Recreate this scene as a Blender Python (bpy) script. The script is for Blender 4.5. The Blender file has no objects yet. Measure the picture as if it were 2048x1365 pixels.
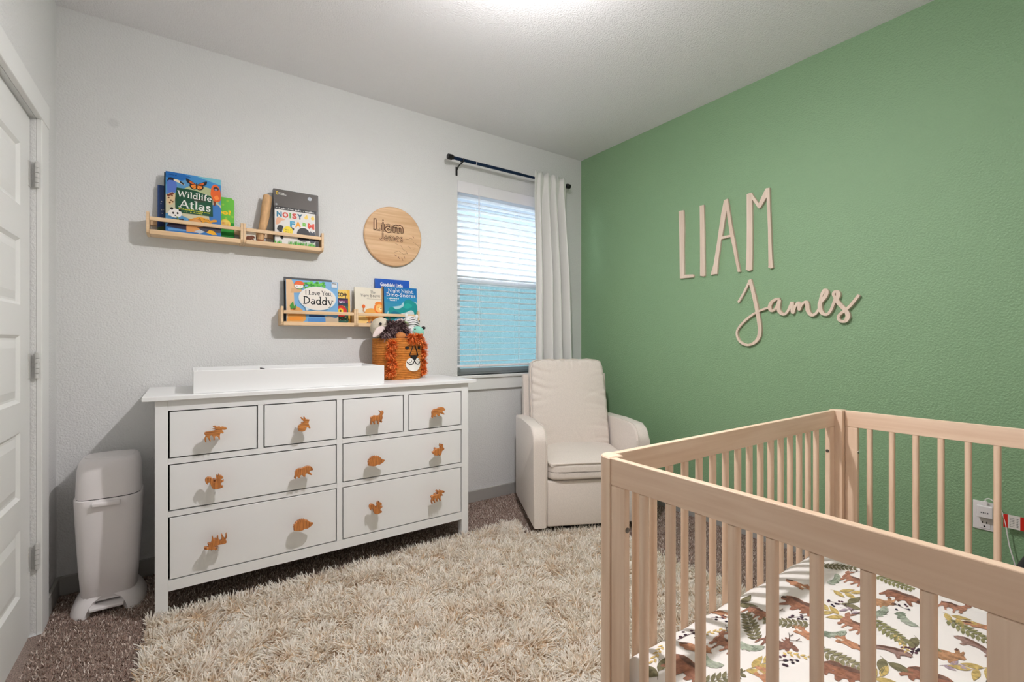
import bpy, bmesh, math, random
import numpy as np
from mathutils import Vector, Matrix, noise
from mathutils.geometry import tessellate_polygon

random.seed(7); np.random.seed(7)
SC = bpy.context.scene
COL = SC.collection
PI = math.pi
R = math.radians

# ------------------------------------------------------------------ camera, world, exposure
cam_d = bpy.data.cameras.new('camera'); cam = bpy.data.objects.new('camera', cam_d); COL.objects.link(cam)
cam.location = (0, 0, 1.185); cam.rotation_euler = (R(90), 0, R(-34.79))
cam_d.sensor_width = 36; cam_d.lens = 16.464; cam_d.clip_start = 0.02
SC.camera = cam
SC.view_settings.view_transform = 'Standard'; SC.view_settings.look = 'None'
SC.view_settings.gamma = 1; SC.view_settings.use_curve_mapping = False
SC.view_settings.exposure = 0.64

world = bpy.data.worlds.new('sky'); SC.world = world; world.use_nodes = True
wn = world.node_tree.nodes; wn['Background'].inputs[0].default_value = (0.82, 0.93, 1.0, 1); wn['Background'].inputs[1].default_value = 3.6

LAMP = (1.015, 1.295, 2.475); LENS, UP_FILL = 2340.0, 350.0     # ceiling lamp: lens shining down, added glow shining up to fill the ceiling

# room
XL, XR, YB, YF, H = -0.497, 2.808, 2.992, -0.48, 2.745

# ------------------------------------------------------------------ materials
def srgb(r, g, b):
    f = lambda c: c / 12.92 if c <= 0.04045 else ((c + 0.055) / 1.055) ** 2.4
    return (f(r / 255), f(g / 255), f(b / 255), 1)
M = {}
def mat(name, col, rough=0.6, bump=None, vary=None, metal=0.0, emit=None, sheen=0.0, coat=0.0, spec=None):
    m = bpy.data.materials.new(name); m.use_nodes = True; M[name] = m
    nt = m.node_tree; b = nt.nodes['Principled BSDF']
    b.inputs['Base Color'].default_value = col; b.inputs['Roughness'].default_value = rough; b.inputs['Metallic'].default_value = metal
    if sheen: b.inputs['Sheen Weight'].default_value = sheen
    if coat: b.inputs['Coat Weight'].default_value = coat
    if spec is not None: b.inputs['Specular IOR Level'].default_value = spec
    if emit: b.inputs['Emission Color'].default_value = emit[0]; b.inputs['Emission Strength'].default_value = emit[1]
    tc = nt.nodes.new('ShaderNodeTexCoord')
    if vary:   # (scale xyz, amount, detail) multiplies the colour
        mp = nt.nodes.new('ShaderNodeMapping'); nt.links.new(tc.outputs['Object'], mp.inputs[0]); mp.inputs['Scale'].default_value = vary[0]
        n = nt.nodes.new('ShaderNodeTexNoise'); nt.links.new(mp.outputs[0], n.inputs['Vector']); n.inputs['Scale'].default_value = 1; n.inputs['Detail'].default_value = vary[2]
        mr = nt.nodes.new('ShaderNodeMapRange'); nt.links.new(n.outputs[0], mr.inputs[0])
        mr.inputs[1].default_value = 0.3; mr.inputs[2].default_value = 0.7; mr.inputs[3].default_value = 1 - vary[1]; mr.inputs[4].default_value = 1 + vary[1]
        mx = nt.nodes.new('ShaderNodeMix'); mx.data_type = 'RGBA'; mx.blend_type = 'MULTIPLY'; mx.inputs[0].default_value = 1
        mx.inputs[6].default_value = col; nt.links.new(mr.outputs[0], mx.inputs[7]); nt.links.new(mx.outputs[2], b.inputs['Base Color'])
    if bump:   # (scale, strength, distance, detail)
        n = nt.nodes.new('ShaderNodeTexNoise'); nt.links.new(tc.outputs['Object'], n.inputs['Vector'])
        n.inputs['Scale'].default_value = bump[0]; n.inputs['Detail'].default_value = bump[3]
        bp = nt.nodes.new('ShaderNodeBump'); nt.links.new(n.outputs[0], bp.inputs['Height'])
        bp.inputs['Strength'].default_value = bump[1]; bp.inputs['Distance'].default_value = bump[2]
        nt.links.new(bp.outputs[0], b.inputs['Normal'])
    return m
def wood(name, light, dark, axis, fine=70.0, rough=0.45, rings=0.5):
    """grain running along one axis, wavy streaks between two tones"""
    m = bpy.data.materials.new(name); m.use_nodes = True; M[name] = m
    nt = m.node_tree; b = nt.nodes['Principled BSDF']; b.inputs['Roughness'].default_value = rough
    tc = nt.nodes.new('ShaderNodeTexCoord'); mp = nt.nodes.new('ShaderNodeMapping'); nt.links.new(tc.outputs['Object'], mp.inputs[0])
    s = [fine, fine, fine]; s['xyz'.index(axis)] = fine * 0.05; mp.inputs['Scale'].default_value = s
    n = nt.nodes.new('ShaderNodeTexNoise'); nt.links.new(mp.outputs[0], n.inputs['Vector']); n.inputs['Scale'].default_value = 1; n.inputs['Detail'].default_value = 5; n.inputs['Distortion'].default_value = 0.6
    mp2 = nt.nodes.new('ShaderNodeMapping'); nt.links.new(tc.outputs['Object'], mp2.inputs[0])
    s2 = [9, 9, 9]; s2['xyz'.index(axis)] = 1.1; mp2.inputs['Scale'].default_value = s2
    n2 = nt.nodes.new('ShaderNodeTexNoise'); nt.links.new(mp2.outputs[0], n2.inputs['Vector']); n2.inputs['Scale'].default_value = 1; n2.inputs['Detail'].default_value = 2
    ad = nt.nodes.new('ShaderNodeMix'); ad.inputs[0].default_value = rings; nt.links.new(n.outputs[0], ad.inputs[2]); nt.links.new(n2.outputs[0], ad.inputs[3])
    cr = nt.nodes.new('ShaderNodeValToRGB'); nt.links.new(ad.outputs[0], cr.inputs[0])
    cr.color_ramp.elements[0].position = 0.34; cr.color_ramp.elements[0].color = dark; cr.color_ramp.elements[1].position = 0.62; cr.color_ramp.elements[1].color = light
    nt.links.new(cr.outputs[0], b.inputs['Base Color'])
    bp = nt.nodes.new('ShaderNodeBump'); bp.inputs['Strength'].default_value = 0.12; bp.inputs['Distance'].default_value = 0.001
    nt.links.new(n.outputs[0], bp.inputs['Height']); nt.links.new(bp.outputs[0], b.inputs['Normal'])
    return m
def attr_mat(name, rough=0.6, wash=0.0, bump=None):
    """colour per face (flat print, yarn); wash = watercolour-like mottling"""
    m = bpy.data.materials.new(name); m.use_nodes = True; M[name] = m
    nt = m.node_tree; b = nt.nodes['Principled BSDF']; b.inputs['Roughness'].default_value = rough; b.inputs['Specular IOR Level'].default_value = 0.3
    a = nt.nodes.new('ShaderNodeAttribute'); a.attribute_name = 'col'
    if wash:
        tc = nt.nodes.new('ShaderNodeTexCoord'); n = nt.nodes.new('ShaderNodeTexNoise'); nt.links.new(tc.outputs['Object'], n.inputs['Vector'])
        n.inputs['Scale'].default_value = 85; n.inputs['Detail'].default_value = 4
        mr = nt.nodes.new('ShaderNodeMapRange'); nt.links.new(n.outputs[0], mr.inputs[0]); mr.inputs[1].default_value = 0.3; mr.inputs[2].default_value = 0.7
        mr.inputs[3].default_value = 1 - wash; mr.inputs[4].default_value = 1 + wash
        mx = nt.nodes.new('ShaderNodeMix'); mx.data_type = 'RGBA'; mx.blend_type = 'MULTIPLY'; mx.inputs[0].default_value = 1
        nt.links.new(a.outputs['Color'], mx.inputs[6]); nt.links.new(mr.outputs[0], mx.inputs[7]); nt.links.new(mx.outputs[2], b.inputs['Base Color'])
    else:
        nt.links.new(a.outputs['Color'], b.inputs['Base Color'])
    return m

WALLC = srgb(226, 226, 224)
mat('wall_paint', WALLC, 0.85, bump=(120, 0.8, 0.005, 4))
mat('ceiling_paint', srgb(240, 239, 240), 0.9, bump=(130, 0.85, 0.005, 4))
mat('green_paint', srgb(135, 169, 129), 0.48, bump=(115, 0.85, 0.005, 4))
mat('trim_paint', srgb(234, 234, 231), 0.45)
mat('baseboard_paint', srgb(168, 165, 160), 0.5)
mat('white_lacquer', srgb(235, 235, 234), 0.42, bump=(260, 0.05, 0.001, 2))
mat('white_plastic', srgb(236, 231, 230), 0.4)
mat('blind_white', srgb(238, 236, 238), 0.45)
mat('vinyl', srgb(236, 237, 240), 0.4)
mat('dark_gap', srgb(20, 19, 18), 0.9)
mat('black_metal', srgb(24, 23, 24), 0.35, metal=0.3)
mat('bronze', srgb(70, 62, 54), 0.6, metal=0.2)
mat('navy_metal', srgb(20, 42, 74), 0.28, metal=0.5)
mat('steel', srgb(120, 112, 104), 0.3, metal=1.0)
mat('hinge_metal', srgb(205, 204, 200), 0.35)
mat('black_cloth', srgb(16, 16, 18), 0.9)
mat('grey_strap', srgb(70, 70, 72), 0.6)
mat('curtain_cloth', srgb(228, 227, 223), 0.9, bump=(420, 0.25, 0.001, 2), sheen=0.2)
mat('oat_fabric', srgb(223, 213, 203), 0.95, bump=(520, 0.5, 0.0012, 2), vary=((160, 160, 160), 0.05, 2), sheen=0.3)
mat('oat_piping', srgb(214, 203, 192), 0.95)
mat('sheet_cloth', srgb(243, 238, 233), 0.9, bump=(14, 0.22, 0.01, 2))
mat('carpet_base', srgb(160, 138, 126), 1.0, bump=(330, 1.0, 0.008, 2), vary=((230, 230, 230), 0.55, 2))
mat('rug_base', srgb(214, 192, 166), 1.0)
mat('siding', srgb(158, 168, 176), 0.8)
mat('soffit', srgb(150, 152, 160), 0.8)
mat('gravel', srgb(200, 205, 205), 0.9)
mat('paper', srgb(232, 226, 214), 0.85)
mat('tan_felt', srgb(190, 122, 66), 0.9, bump=(300, 0.3, 0.001, 2))
mat('pink_felt', srgb(222, 204, 200), 0.9, bump=(300, 0.3, 0.001, 2))
mat('beige_crochet', srgb(206, 196, 176), 0.95, bump=(240, 0.8, 0.003, 2))
mat('white_crochet', srgb(226, 224, 222), 0.95, bump=(240, 0.8, 0.003, 2))
mat('mint_crochet', srgb(146, 208, 190), 0.95, bump=(240, 0.8, 0.003, 2))
mat('sage_crochet', srgb(134, 158, 108), 0.95, bump=(240, 0.8, 0.003, 2))
mat('black_yarn', srgb(22, 20, 22), 0.7)
mat('basket_rope', srgb(196, 122, 48), 0.95, bump=(330, 0.6, 0.002, 2), vary=((60, 60, 60), 0.16, 2))
mat('muzzle_felt', srgb(236, 231, 222), 0.95)
mat('bear_brown', srgb(118, 68, 42), 0.7, vary=((160, 160, 160), 0.35, 2))
mat('stick_wood', srgb(206, 164, 118), 0.7, vary=((55, 55, 16), 0.22, 4))
mat('stick_end', srgb(150, 92, 56), 0.7)
mat('lamp_lens', (1, 1, 1, 1), 0.5, emit=((1.0, 0.968, 0.980, 1), LENS)); mat('lamp_up_fill', (1, 1, 1, 1), 0.5, emit=((1.0, 0.968, 0.980, 1), UP_FILL))
mat('engraved', srgb(112, 66, 38), 0.8)
for ax in 'xyz':
    wood('crib_wood_' + ax, srgb(243, 216, 190), srgb(224, 190, 160), ax, 60)
wood('pine', srgb(236, 206, 166), srgb(214, 176, 132), 'x', 80, 0.5)
wood('knob_wood', srgb(206, 132, 68), srgb(126, 68, 30), 'z', 330, 0.45, 0.15)
wood('knob_wood_lying', srgb(212, 140, 74), srgb(140, 80, 36), 'x', 330, 0.45, 0.15)
wood('sign_wood', srgb(228, 192, 150), srgb(196, 150, 106), 'x', 60, 0.5)
wood('letter_wood', srgb(232, 214, 196), srgb(214, 190, 170), 'z', 90, 0.6)
attr_mat('print', 0.45); attr_mat('fabric_print', 0.9, wash=0.35); attr_mat('yarn', 0.95); attr_mat('pile', 1.0)
def shag():
    m = attr_mat('shag', 1.0); nt = m.node_tree; b = nt.nodes['Principled BSDF']; a = nt.nodes['Attribute']
    t = nt.nodes.new('ShaderNodeBsdfTranslucent'); nt.links.new(a.outputs['Color'], t.inputs['Color']); x = nt.nodes.new('ShaderNodeMixShader'); x.inputs[0].default_value = 0.38
    nt.links.new(b.outputs[0], x.inputs[1]); nt.links.new(t.outputs[0], x.inputs[2]); nt.links.new(x.outputs[0], nt.nodes['Material Output'].inputs[0])
shag()

def add_smudge():
    """faint grey spot on the window wall, a mark of its own"""
    m = M['wall_paint'].copy(); m.name = 'wall_paint_with_mark'; M['wall_mark'] = m
    nt = m.node_tree; b = nt.nodes['Principled BSDF']
    g = nt.nodes.new('ShaderNodeNewGeometry'); d = nt.nodes.new('ShaderNodeVectorMath'); d.operation = 'DISTANCE'
    nt.links.new(g.outputs['Position'], d.inputs[0]); d.inputs[1].default_value = (-0.294, YB, 2.252)
    mr = nt.nodes.new('ShaderNodeMapRange'); nt.links.new(d.outputs['Value'], mr.inputs[0]); mr.inputs[1].default_value = 0.014; mr.inputs[2].default_value = 0.026; mr.inputs[3].default_value = 0.9; mr.inputs[4].default_value = 1.0
    mx = nt.nodes.new('ShaderNodeMix'); mx.data_type = 'RGBA'; mx.blend_type = 'MULTIPLY'; mx.inputs[0].default_value = 1; mx.inputs[6].default_value = WALLC
    nt.links.new(mr.outputs[0], mx.inputs[7]); nt.links.new(mx.outputs[2], b.inputs['Base Color'])
add_smudge()
def see_through(name, tint, amount, gloss=True):
    m = bpy.data.materials.new(name); m.use_nodes = True; M[name] = m; nt = m.node_tree; nt.nodes.clear()
    o = nt.nodes.new('ShaderNodeOutputMaterial'); t = nt.nodes.new('ShaderNodeBsdfTransparent'); t.inputs[0].default_value = tint
    s = nt.nodes.new('ShaderNodeBsdfGlossy' if gloss else 'ShaderNodeBsdfDiffuse')
    if gloss: s.inputs['Roughness'].default_value = 0.02
    else: s.inputs[0].default_value = srgb(150, 175, 180)
    x = nt.nodes.new('ShaderNodeMixShader'); x.inputs[0].default_value = amount
    nt.links.new(t.outputs[0], x.inputs[1]); nt.links.new(s.outputs[0], x.inputs[2]); nt.links.new(x.outputs[0], o.inputs[0])
see_through('glass', (0.98, 0.99, 1, 1), 0.05)
see_through('insect_screen', (0.56, 0.67, 0.66, 1), 0.10, False)
see_through('clear_film', (1, 1, 1, 1), 0.12)

# ------------------------------------------------------------------ mesh helpers
class MB:
    """collects shapes and links them as ONE mesh object"""
    def __init__(s): s.bm = bmesh.new()
    def box(s, x0, x1, y0, y1, z0, z1, bev=0.0, seg=2):
        t = bmesh.new() if bev else s.bm
        vs = [t.verts.new((x, y, z)) for x in (x0, x1) for y in (y0, y1) for z in (z0, z1)]
        for f in ((0, 1, 3, 2), (4, 6, 7, 5), (0, 4, 5, 1), (2, 3, 7, 6), (0, 2, 6, 4), (1, 5, 7, 3)): t.faces.new([vs[i] for i in f])
        if bev:
            bmesh.ops.bevel(t, geom=t.edges[:], offset=bev, segments=seg, profile=0.5, affect='EDGES', clamp_overlap=True); s.merge(t)
        return s
    def merge(s, t):
        me = bpy.data.meshes.new('tmp'); t.to_mesh(me); t.free(); s.bm.from_mesh(me); bpy.data.meshes.remove(me)
    def prism(s, pts, fn, d0, d1, bev=0.0):
        """2-D outline extruded from depth d0 to d1; fn(u, v, d) -> xyz"""
        t = bmesh.new()
        a = [t.verts.new(fn(u, v, d0)) for u, v in pts]; b = [t.verts.new(fn(u, v, d1)) for u, v in pts]
        fa = t.faces.new(a); fb = t.faces.new(b[::-1]); n = len(pts)
        for i in range(n): t.faces.new((a[(i + 1) % n], a[i], b[i], b[(i + 1) % n]))
        bmesh.ops.recalc_face_normals(t, faces=t.faces[:])
        if bev:
            es = [e for e in fa.edges]
            bmesh.ops.bevel(t, geom=es, offset=bev, segments=1, profile=0.5, affect='EDGES', clamp_overlap=True)
        s.merge(t); return s
    def loft(s, rings, cap=True):
        rows = [[s.bm.verts.new(p) for p in r] for r in rings]; n = len(rows[0])
        for a, b in zip(rows, rows[1:]):
            for i in range(n): s.bm.faces.new((a[i], a[(i + 1) % n], b[(i + 1) % n], b[i]))
        if cap: s.bm.faces.new(rows[0][::-1]); s.bm.faces.new(rows[-1])
        return s
    def tube(s, path, rad, n=8, closed=False):
        path = [Vector(p) for p in path]; rad = rad if isinstance(rad, (list, tuple)) else [rad] * len(path)
        rings = []; up = None
        for i, p in enumerate(path):
            if closed: d = path[(i + 1) % len(path)] - path[i - 1]
            else: d = path[min(i + 1, len(path) - 1)] - path[max(i - 1, 0)]
            d.normalize()
            if up is None: up = Vector((0, 0, 1)) if abs(d.z) < 0.9 else Vector((1, 0, 0))
            a = d.cross(up).normalized(); up = a.cross(d).normalized()
            rings.append([p + a * (rad[i] * math.cos(2 * PI * k / n)) + up * (rad[i] * math.sin(2 * PI * k / n)) for k in range(n)])
        if closed: rings.append(rings[0]); s.loft(rings, cap=False)
        else: s.loft(rings)
        return s
    def cyl(s, p0, p1, r, n=16): return s.tube([p0, p1], r, n)
    def ball(s, c, r, sub=3, sc=(1, 1, 1), fn=None):
        t = bmesh.new(); bmesh.ops.create_icosphere(t, subdivisions=sub, radius=1)
        for v in t.verts:
            k = 1 + (fn(v.co) if fn else 0); v.co = Vector((c[0] + v.co.x * r * sc[0] * k, c[1] + v.co.y * r * sc[1] * k, c[2] + v.co.z * r * sc[2] * k))
        s.merge(t); return s
    def build(s, name, m, parent=None, smooth=False, loc=None, auto=None):
        bmesh.ops.recalc_face_normals(s.bm, faces=s.bm.faces[:])
        me = bpy.data.meshes.new(name); s.bm.to_mesh(me); s.bm.free()
        me.materials.append(M[m])
        if smooth: me.shade_smooth()
        if auto: me.set_sharp_from_angle(angle=R(auto))
        o = bpy.data.objects.new(name, me); COL.objects.link(o)
        if parent: o.parent = parent
        if loc: o.location = loc
        return o
def empty(name, loc=(0, 0, 0), rz=0.0):
    o = bpy.data.objects.new(name, None); COL.objects.link(o); o.location = loc; o.rotation_euler = (0, 0, rz); o.empty_display_size = 0.05; return o
def tag(o, label, cat=None, group=None, kind=None):
    o['label'] = label
    if cat: o['category'] = cat
    if group: o['group'] = group
    if kind: o['kind'] = kind
    return o
def struct(o, label): return tag(o, label, kind='structure')
def inst(src, name, parent, loc=(0, 0, 0), rot=(0, 0, 0)):
    o = src.copy(); o.name = name; COL.objects.link(o); o.parent = parent; o.location = loc; o.rotation_euler = rot; return o
def smooth_curve(pts, k=6):
    """Catmull-Rom through points"""
    P = [Vector(p) for p in pts]; out = []
    for i in range(len(P) - 1):
        a, b, c, d = P[max(i - 1, 0)], P[i], P[i + 1], P[min(i + 2, len(P) - 1)]
        for j in range(k):
            t = j / k; out.append(0.5 * ((2 * b) + (c - a) * t + (2 * a - 5 * b + 4 * c - d) * t * t + (3 * b - a - 3 * c + d) * t ** 3))
    out.append(P[-1]); return out
def raw_mesh(name, verts, quads, cols, m, parent=None, smooth=False):
    """big numpy mesh with a colour per vertex"""
    me = bpy.data.meshes.new(name); nv, nf = len(verts), len(quads); k = quads.shape[1]
    me.vertices.add(nv); me.vertices.foreach_set('co', np.ascontiguousarray(verts, dtype=np.float32).ravel())
    me.loops.add(nf * k); me.loops.foreach_set('vertex_index', np.ascontiguousarray(quads, dtype=np.int32).ravel())
    me.polygons.add(nf); me.polygons.foreach_set('loop_start', np.arange(0, nf * k, k, dtype=np.int32))
    me.update(calc_edges=True)
    if cols is not None:
        ca = me.color_attributes.new('col', 'FLOAT_COLOR', 'POINT'); c4 = np.ones((nv, 4), dtype=np.float32); c4[:, :3] = cols; ca.data.foreach_set('color', c4.ravel())
    me.materials.append(M[m])
    if smooth: me.shade_smooth()
    o = bpy.data.objects.new(name, me); COL.objects.link(o)
    if parent: o.parent = parent
    return o

# ------------------------------------------------------------------ flat print: coloured outlines laid on a surface
THK, THN = 0.10, 0.052
def arc(cx, cy, rx, ry, a0, a1, n=14): return [(cx + rx * math.cos(R(a0 + (a1 - a0) * i / n)), cy + ry * math.sin(R(a0 + (a1 - a0) * i / n))) for i in range(n + 1)]
G = {  # serif letters: advance, strokes (thick k / thin n), serifs
 'I': (.34, [('k', [(.17, 0), (.17, .7)])], [(.17, 0), (.17, .7)]),
 'L': (.55, [('k', [(.15, 0), (.15, .7)]), ('n', [(.15, .025), (.48, .025), (.5, .17)])], [(.15, .7), (.12, 0)]),
 'D': (.72, [('k', [(.15, 0), (.15, .7)]), ('k', arc(.15, .35, .47, .325, -90, 90))], [(.12, 0), (.12, .7)]),
 'A': (.70, [('n', [(.06, 0), (.35, .7)]), ('k', [(.35, .7), (.63, 0)]), ('n', [(.17, .24), (.53, .24)])], [(.06, 0), (.63, 0)]),
 'W': (.96, [('k', [(.08, .7), (.28, 0)]), ('n', [(.28, 0), (.47, .66)]), ('k', [(.47, .66), (.67, 0)]), ('n', [(.67, 0), (.88, .7)])], [(.08, .7), (.88, .7)]),
 'Y': (.66, [('k', [(.08, .7), (.34, .32)]), ('n', [(.6, .7), (.34, .32)]), ('k', [(.34, .34), (.34, 0)])], [(.08, .7), (.6, .7), (.34, 0)]),
 'N': (.72, [('n', [(.12, 0), (.12, .7)]), ('k', [(.12, .7), (.6, 0)]), ('n', [(.6, 0), (.6, .7)])], [(.12, 0), (.09, .7), (.6, .7)]),
 'S': (.55, [('k', [(.47, .56), (.4, .66), (.26, .69), (.13, .58), (.18, .44), (.38, .31), (.46, .17), (.36, .03), (.2, .01), (.08, .14)])], []),
 'T': (.62, [('k', [(.31, 0), (.31, .7)]), ('n', [(.04, .56), (.04, .675), (.58, .675), (.58, .56)])], [(.31, 0)]),
 'V': (.64, [('k', [(.06, .7), (.33, 0)]), ('n', [(.33, 0), (.6, .7)])], [(.06, .7), (.6, .7)]),
 'B': (.62, [('k', [(.15, 0), (.15, .7)]), ('n', arc(.15, .52, .3, .16, -90, 90)), ('k', arc(.15, .19, .36, .17, -90, 90))], [(.12, 0), (.12, .7)]),
 'G': (.70, [('k', arc(.37, .35, .29, .33, 40, 330)), ('k', [(.62, .1), (.62, .3)])], [(.58, .3)]),
 'J': (.45, [('k', [(.3, .7), (.3, .1)]), ('k', arc(.17, .1, .13, .12, 0, -170))], [(.3, .7)]),
 'a': (.50, [('n', arc(.23, .34, .16, .12, 160, 10)), ('k', [(.39, .36), (.39, .04), (.46, .01)]), ('k', arc(.22, .14, .15, .12, 0, 360))], []),
 'd': (.56, [('k', arc(.24, .23, .18, .2, 0, 360)), ('k', [(.43, 0), (.43, .74)])], [(.39, .74), (.46, 0)]),
 'b': (.56, [('k', arc(.32, .23, .18, .2, 0, 360)), ('k', [(.13, 0), (.13, .74)])], [(.09, .74)]),
 'y': (.52, [('k', [(.07, .46), (.27, .02)]), ('n', [(.46, .46), (.2, -.2), (.08, -.19)])], [(.07, .46), (.46, .46)]),
 'o': (.52, [('k', arc(.26, .23, .19, .2, 0, 360))], []),
 'v': (.50, [('k', [(.06, .46), (.25, 0)]), ('n', [(.25, 0), (.44, .46)])], [(.06, .46), (.44, .46)]),
 'e': (.48, [('k', arc(.25, .23, .19, .2, 10, 320)), ('n', [(.08, .25), (.43, .25)])], []),
 'u': (.58, [('k', [(.12, .46), (.12, .15)] + arc(.27, .15, .15, .13, 180, 360)), ('k', [(.42, .46), (.42, 0)])], [(.09, .46), (.39, .46), (.46, 0)]),
 'i': (.28, [('k', [(.14, 0), (.14, .46)]), ('k', [(.09, .62), (.19, .62)])], [(.14, 0), (.1, .46)]),
 'l': (.28, [('k', [(.14, 0), (.14, .74)])], [(.14, 0), (.1, .74)]),
 'f': (.36, [('k', [(.16, 0), (.16, .56)] + arc(.27, .58, .11, .14, 180, 50)), ('n', [(.03, .44), (.32, .44)])], [(.16, 0)]),
 't': (.36, [('k', [(.16, .6), (.16, .1)] + arc(.26, .11, .1, .1, 180, 310)), ('n', [(.03, .44), (.32, .44)])], []),
 's': (.44, [('k', [(.36, .37), (.27, .44), (.14, .41), (.12, .32), (.24, .24), (.35, .16), (.33, .05), (.2, .02), (.08, .09)])], []),
 'r': (.40, [('k', [(.14, 0), (.14, .46)]), ('k', arc(.28, .30, .14, .14, 160, 55))], [(.14, 0), (.1, .46)]),
 'n': (.58, [('k', [(.13, 0), (.13, .46)]), ('k', arc(.28, .27, .15, .16, 170, 0) + [(.43, 0)])], [(.13, 0), (.09, .46), (.43, 0)]),
 'm': (.84, [('k', [(.13, 0), (.13, .46)]), ('k', arc(.27, .27, .14, .16, 170, 0) + [(.41, 0)]), ('k', arc(.55, .27, .14, .16, 170, 0) + [(.69, 0)])], [(.13, 0), (.09, .46), (.41, 0), (.69, 0)]),
 'h': (.58, [('k', [(.13, 0), (.13, .74)]), ('k', arc(.28, .27, .15, .16, 170, 0) + [(.43, 0)])], [(.13, 0), (.09, .74), (.43, 0)]),
 'g': (.50, [('k', arc(.23, .27, .16, .17, 0, 360)), ('k', [(.4, .44), (.4, -.06)] + arc(.24, -.06, .16, .12, 0, -160))], []),
 'c': (.46, [('k', arc(.25, .23, .19, .2, 45, 315))], []),
 ',': (.22, [('k', [(.11, .05), (.07, -.09)])], []), '.': (.22, [('k', [(.05, .05), (.15, .05)])], []),
 '-': (.34, [('k', [(.05, .24), (.29, .24)])], []), ' ': (.26, [], []), "'": (.16, [('k', [(.08, .72), (.08, .56)])], []),
}
class Print:
    """2-D picture in metres on a w x h rectangle, turned into one thin mesh of coloured faces"""
    def __init__(s, w, h, clip=True): s.w, s.h, s.tris, s.layer, s.clip = w, h, [], 0, clip
    def _tri(s, t, col):
        poly = list(t)
        if s.clip:
            for ax, lim, sg in ((0, 0, 1), (0, s.w, -1), (1, 0, 1), (1, s.h, -1)):
                out = []
                for i in range(len(poly)):
                    a, b = poly[i - 1], poly[i]; da, db = (a[ax] - lim) * sg, (b[ax] - lim) * sg
                    if (da >= 0) != (db >= 0): k = da / (da - db); out.append((a[0] + (b[0] - a[0]) * k, a[1] + (b[1] - a[1]) * k))
                    if db >= 0: out.append(b)
                poly = out
                if len(poly) < 3: return
        for i in range(1, len(poly) - 1): s.tris.append((poly[0], poly[i], poly[i + 1], s.layer, col))
    def poly(s, pts, col, new=True):
        if new: s.layer += 1
        pts = [tuple(p)[:2] for p in pts]
        for t in tessellate_polygon([[Vector((p[0], p[1], 0)) for p in pts]]): s._tri([pts[i] for i in t], col)
        return s
    def P(s, pts, col, k=0):
        """outline in fractions of the sheet"""
        q = [(u * s.w, v * s.h) for u, v in pts]
        if k: q = [tuple(p)[:2] for p in smooth_curve([(a, b, 0) for a, b in q + q[:1]], k)][:-1]
        return s.poly(q, col)
    def rect(s, u0, v0, u1, v1, col): return s.P([(u0, v0), (u1, v0), (u1, v1), (u0, v1)], col)
    def oval(s, u, v, ru, rv, col, n=24, a0=0, a1=360): return s.P(arc(u, v, ru, rv, a0, a1, n)[:n if a1 - a0 == 360 else n + 1], col)
    def stroke(s, pts, w, col, new=True):
        if new: s.layer += 1
        P = [Vector(p[:2]) for p in pts]; L, Rr = [], []
        for i, p in enumerate(P):
            d = (P[min(i + 1, len(P) - 1)] - P[max(i - 1, 0)])
            if d.length < 1e-9: d = Vector((1, 0))
            d.normalize(); n = Vector((-d.y, d.x)) * w / 2; L.append(p + n); Rr.append(p - n)
        for i in range(len(P) - 1):
            s._tri([tuple(L[i]), tuple(Rr[i]), tuple(Rr[i + 1])], col); s._tri([tuple(L[i]), tuple(Rr[i + 1]), tuple(L[i + 1])], col)
        return s
    def serif(s, txt, u, v, width, size, col, rot=0.0, fat=1.0):
        """letters starting at (u, v), fitted to `width` and `size` (fractions of the sheet width)"""
        adv = sum(G[c][0] for c in txt); sy = size * s.w; sx = width * s.w / adv; x = 0; s.layer += 1
        ca, sa = math.cos(rot), math.sin(rot); ox, oy = u * s.w, v * s.h
        tr = lambda a, b: (ox + (a * ca - b * sa), oy + (a * sa + b * ca))
        for c in txt:
            w, strokes, ser = G[c]
            for kind, pts in strokes: s.stroke([tr((x + a) * sx, b * sy) for a, b in pts], (THK if kind == 'k' else THN) * fat * (sx + sy) / 2, col, False)
            for a, b in ser:
                b2 = b + (.02 if b < .1 else -.02); s.stroke([tr((x + a - .1) * sx, b2 * sy), tr((x + a + .1) * sx, b2 * sy)], .05 * fat * sy, col, False)
            x += w
        return s
    def sans(s, txt, u, v, width, size, col, rot=0.0, bold=0.0):
        cu = bpy.data.curves.new('t', 'FONT'); cu.body = txt; cu.offset = bold; cu.resolution_u = 3
        o = bpy.data.objects.new('t', cu); COL.objects.link(o); dg = bpy.context.evaluated_depsgraph_get(); me = o.evaluated_get(dg).to_mesh()
        co = [v_.co.copy() for v_ in me.vertices]
        if co:
            x0 = min(c.x for c in co); x1 = max(c.x for c in co); y1 = max(c.y for c in co); sx = width * s.w / max(x1 - x0, 1e-6); sy = size * s.w / max(y1, 1e-6)
            s.layer += 1; ca, sa = math.cos(rot), math.sin(rot); me.calc_loop_triangles()
            q = [(u * s.w + (c.x - x0) * sx * ca - c.y * sy * sa, v * s.h + (c.x - x0) * sx * sa + c.y * sy * ca) for c in co]
            for t in me.loop_triangles: s._tri([q[i] for i in t.vertices], col)
        o.evaluated_get(dg).to_mesh_clear(); bpy.data.objects.remove(o); bpy.data.curves.remove(cu); return s
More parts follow.
